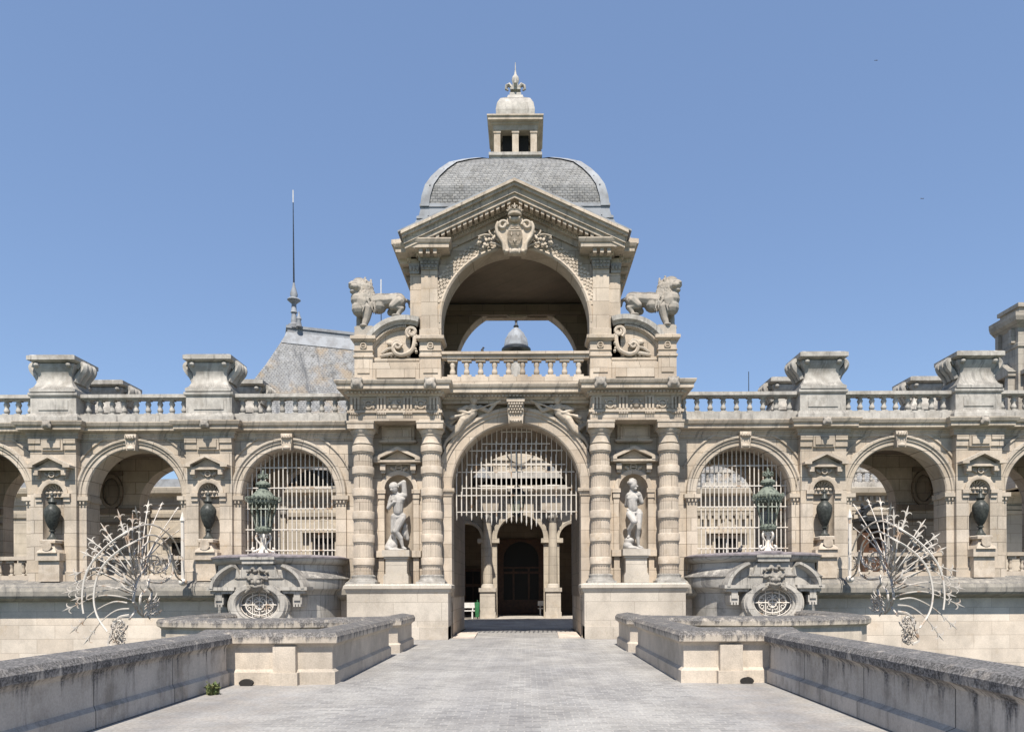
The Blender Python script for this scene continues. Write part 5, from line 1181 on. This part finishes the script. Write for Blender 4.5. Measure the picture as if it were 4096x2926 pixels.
b = MB(); b.tube([(0,0,3.7),(0,0,5.4)], .035, 6); b.build('rod_tip','white',t)
b = MB(); b.tube([(0,0,0),(0,0,6.6)], [.04,.02], 6); t = b.build('antenna','bronze',loc=(13.3,14.5+3,7.6)); tag(t,'thin mast rising beside the right roof urn','rod')
# right court building
RB = thing('court_building', 'courtyard building with pedimented window and balustrade behind the right gallery', 'building')
facade(RB,7.2,32,14.0,7.0,[(11.0,1.9,1.2,2.4)])
b = MB(); b.box(7.2,32,13.9,14.0,5.75,5.95); dent(b,7.3,18,13.95,5.3,5.6,.36,.2,.16); dent(b,7.3,20,13.95,6.25,6.5,.3,.15,.16); b.build('dentil_band','far',RB)
b = MB(); b.box(7.2,32,14.3,14.6,7.0,7.3); b.box(7.2,32,14.3,14.6,7.85,8.0); bl = b.build('balustrade','grey',RB); q0 = None
for i in range(30):
    x = 7.6+.42*i
    if q0 is None: q0 = baluster(.55,1.25).build('baluster','grey',bl,loc=(x,14.45,7.3))
    else: dup(q0, bl, (x,14.45,7.3))
b = MB(); hiproof(b,8,31,15.4,20,[(0,0,7.0),(.6,.9,8.9)]); b.build('roof','slate2',RB)
t = thing('portal', 'dark bronze doorway canopy with winged ornaments behind the right iron fan', 'portal', (17.2,9.6,0))
b = MB(); b.box(-1.1,-.8,-.3,.3,0,4.4); b.box(.8,1.1,-.3,.3,0,4.4); b.build('jamb','wood',t)
b = MB(); b.box(-1.25,1.25,-.4,.4,4.4,4.75); b.box(-1.35,1.35,-.5,.5,4.75,4.9); b.arc([(1.0,-.4),(1.0,.4),(1.25,.4),(1.25,-.4)],0,4.9,R(20),R(160),18,1,.6)
for q in (-1,1):
    for i in range(5): b.ell((q*(1.0+.03*i),-.3,4.95+.13*i),(.16-.02*i,.12,.11), n=7)
b.build('canopy','bronze',t)
b = MB(); b.box(-.8,.8,.1,.2,0,4.4); b.build('door','wood',t)
# tall chimney block at the right edge
TW = thing('chimney_tower', 'tall stone chimney block with pedimented panel at the right edge', 'chimney', (26.2,13.2,-.35))
b = MB(); b.box(-.75,1.8,-.9,.9,7,15.4); b.build('shaft','dark_far',TW)
b = MB(); b.sweep([(0,14.2),(.06,14.25),(.06,14.4),(0,14.45)], rect(-.75,1.8,-.9,.9)[::-1] and [(-.75,.9),(-.75,-.9),(1.8,-.9),(1.8,.9)]); b.sweep([(0,15.2),(.1,15.3),(.3,15.5),(.36,15.7),(.36,15.9),(-.3,16.1)], [(-.75,.9),(-.75,-.9),(1.8,-.9),(1.8,.9)]); b.box(-.6,1.7,-.75,.75,15.9,16.5); b.box(-.7,1.8,-.85,.85,16.3,16.5)
for q in (-.55,.5): b.box(-.95,-.7,q-.12,q+.12,14.5,15.2)
b.build('cap','dark_far',TW)
b = MB(); b.box(-1.15,1.9,-1.25,1.0,7,10.0); b.sweep([(0,9.8),(.2,9.95),(.35,10.1),(.35,10.3),(-.2,10.5)], [(-1.15,1.0),(-1.15,-1.25),(1.9,-1.25),(1.9,1.0)])
for q in (-.5,.4): b.box(-1.1,-.75,q-.12,q+.12,10.4,12.8)
b.box(-1.15,-.75,-.7,.6,12.8,13.0); b.add([(-1.15,-.75,13.0),(-1.15,.65,13.0),(-1.15,-.05,13.6),(-.75,-.75,13.0),(-.75,.65,13.0),(-.75,-.05,13.6)], [(0,1,2),(3,5,4),(0,3,4,1),(1,4,5,2),(2,5,3,0)])
b.box(-.5,.5,-1.2,-.9,10.4,12.8); b.box(-.65,.65,-1.25,-.9,12.8,13.0)
b.lathe([(.2,0),(.25,.3),(.12,.6),(.2,.8),(.1,1.2),(.02,1.4)], (.2,-1.3,10.3), 12)
b.build('base','dark_far',TW)

# ================================================================ BIRDS
def bird(x, y, z, sc, lab, perched=False):
    t = thing('bird', lab, 'bird', (x,y,z)); b = MB()
    if perched: b.ell((0,0,.1*sc),(.07*sc,.1*sc,.1*sc)); b.ell((.05*sc,-.02*sc,.22*sc),(.045*sc,.045*sc,.05*sc)); b.cap((-.04*sc,.05*sc,.06*sc),.04*sc,(-.14*sc,.1*sc,0),.015*sc); b.cap((.08*sc,-.04*sc,.22*sc),.015*sc,(.13*sc,-.05*sc,.21*sc),.004*sc)
    else:
        b.cap((-.1*sc,0,0),.02*sc,(.1*sc,0,.02*sc),.035*sc)
        for q in (-1,1): b.add([(.05*sc,0,.02*sc),(-.04*sc,0,.02*sc),(-.06*sc,q*.16*sc,q*.1*sc+.06*sc),(-.14*sc,q*.26*sc,q*.16*sc)], [(0,1,2),(1,3,2)])
        b.add([(-.1*sc,-.02*sc,0),(-.1*sc,.02*sc,0),(-.2*sc,.05*sc,0),(-.2*sc,-.05*sc,0)], [(0,1,2,3)])
    b.build('body','crow',t)
bird(22.0,20,34.0,.6,'tiny dark bird flying high in the sky at upper right'); bird(24.8,20,25.5,.6,'tiny dark bird flying above the right gallery')
bird(-1.14,.1,9.76,.75,'dark pigeon perched on the balcony rail under the upper arch',True)
bird(7.35,-1.0,2.83,.9,'grey pigeon resting on the right bastion beside the lamp',True)
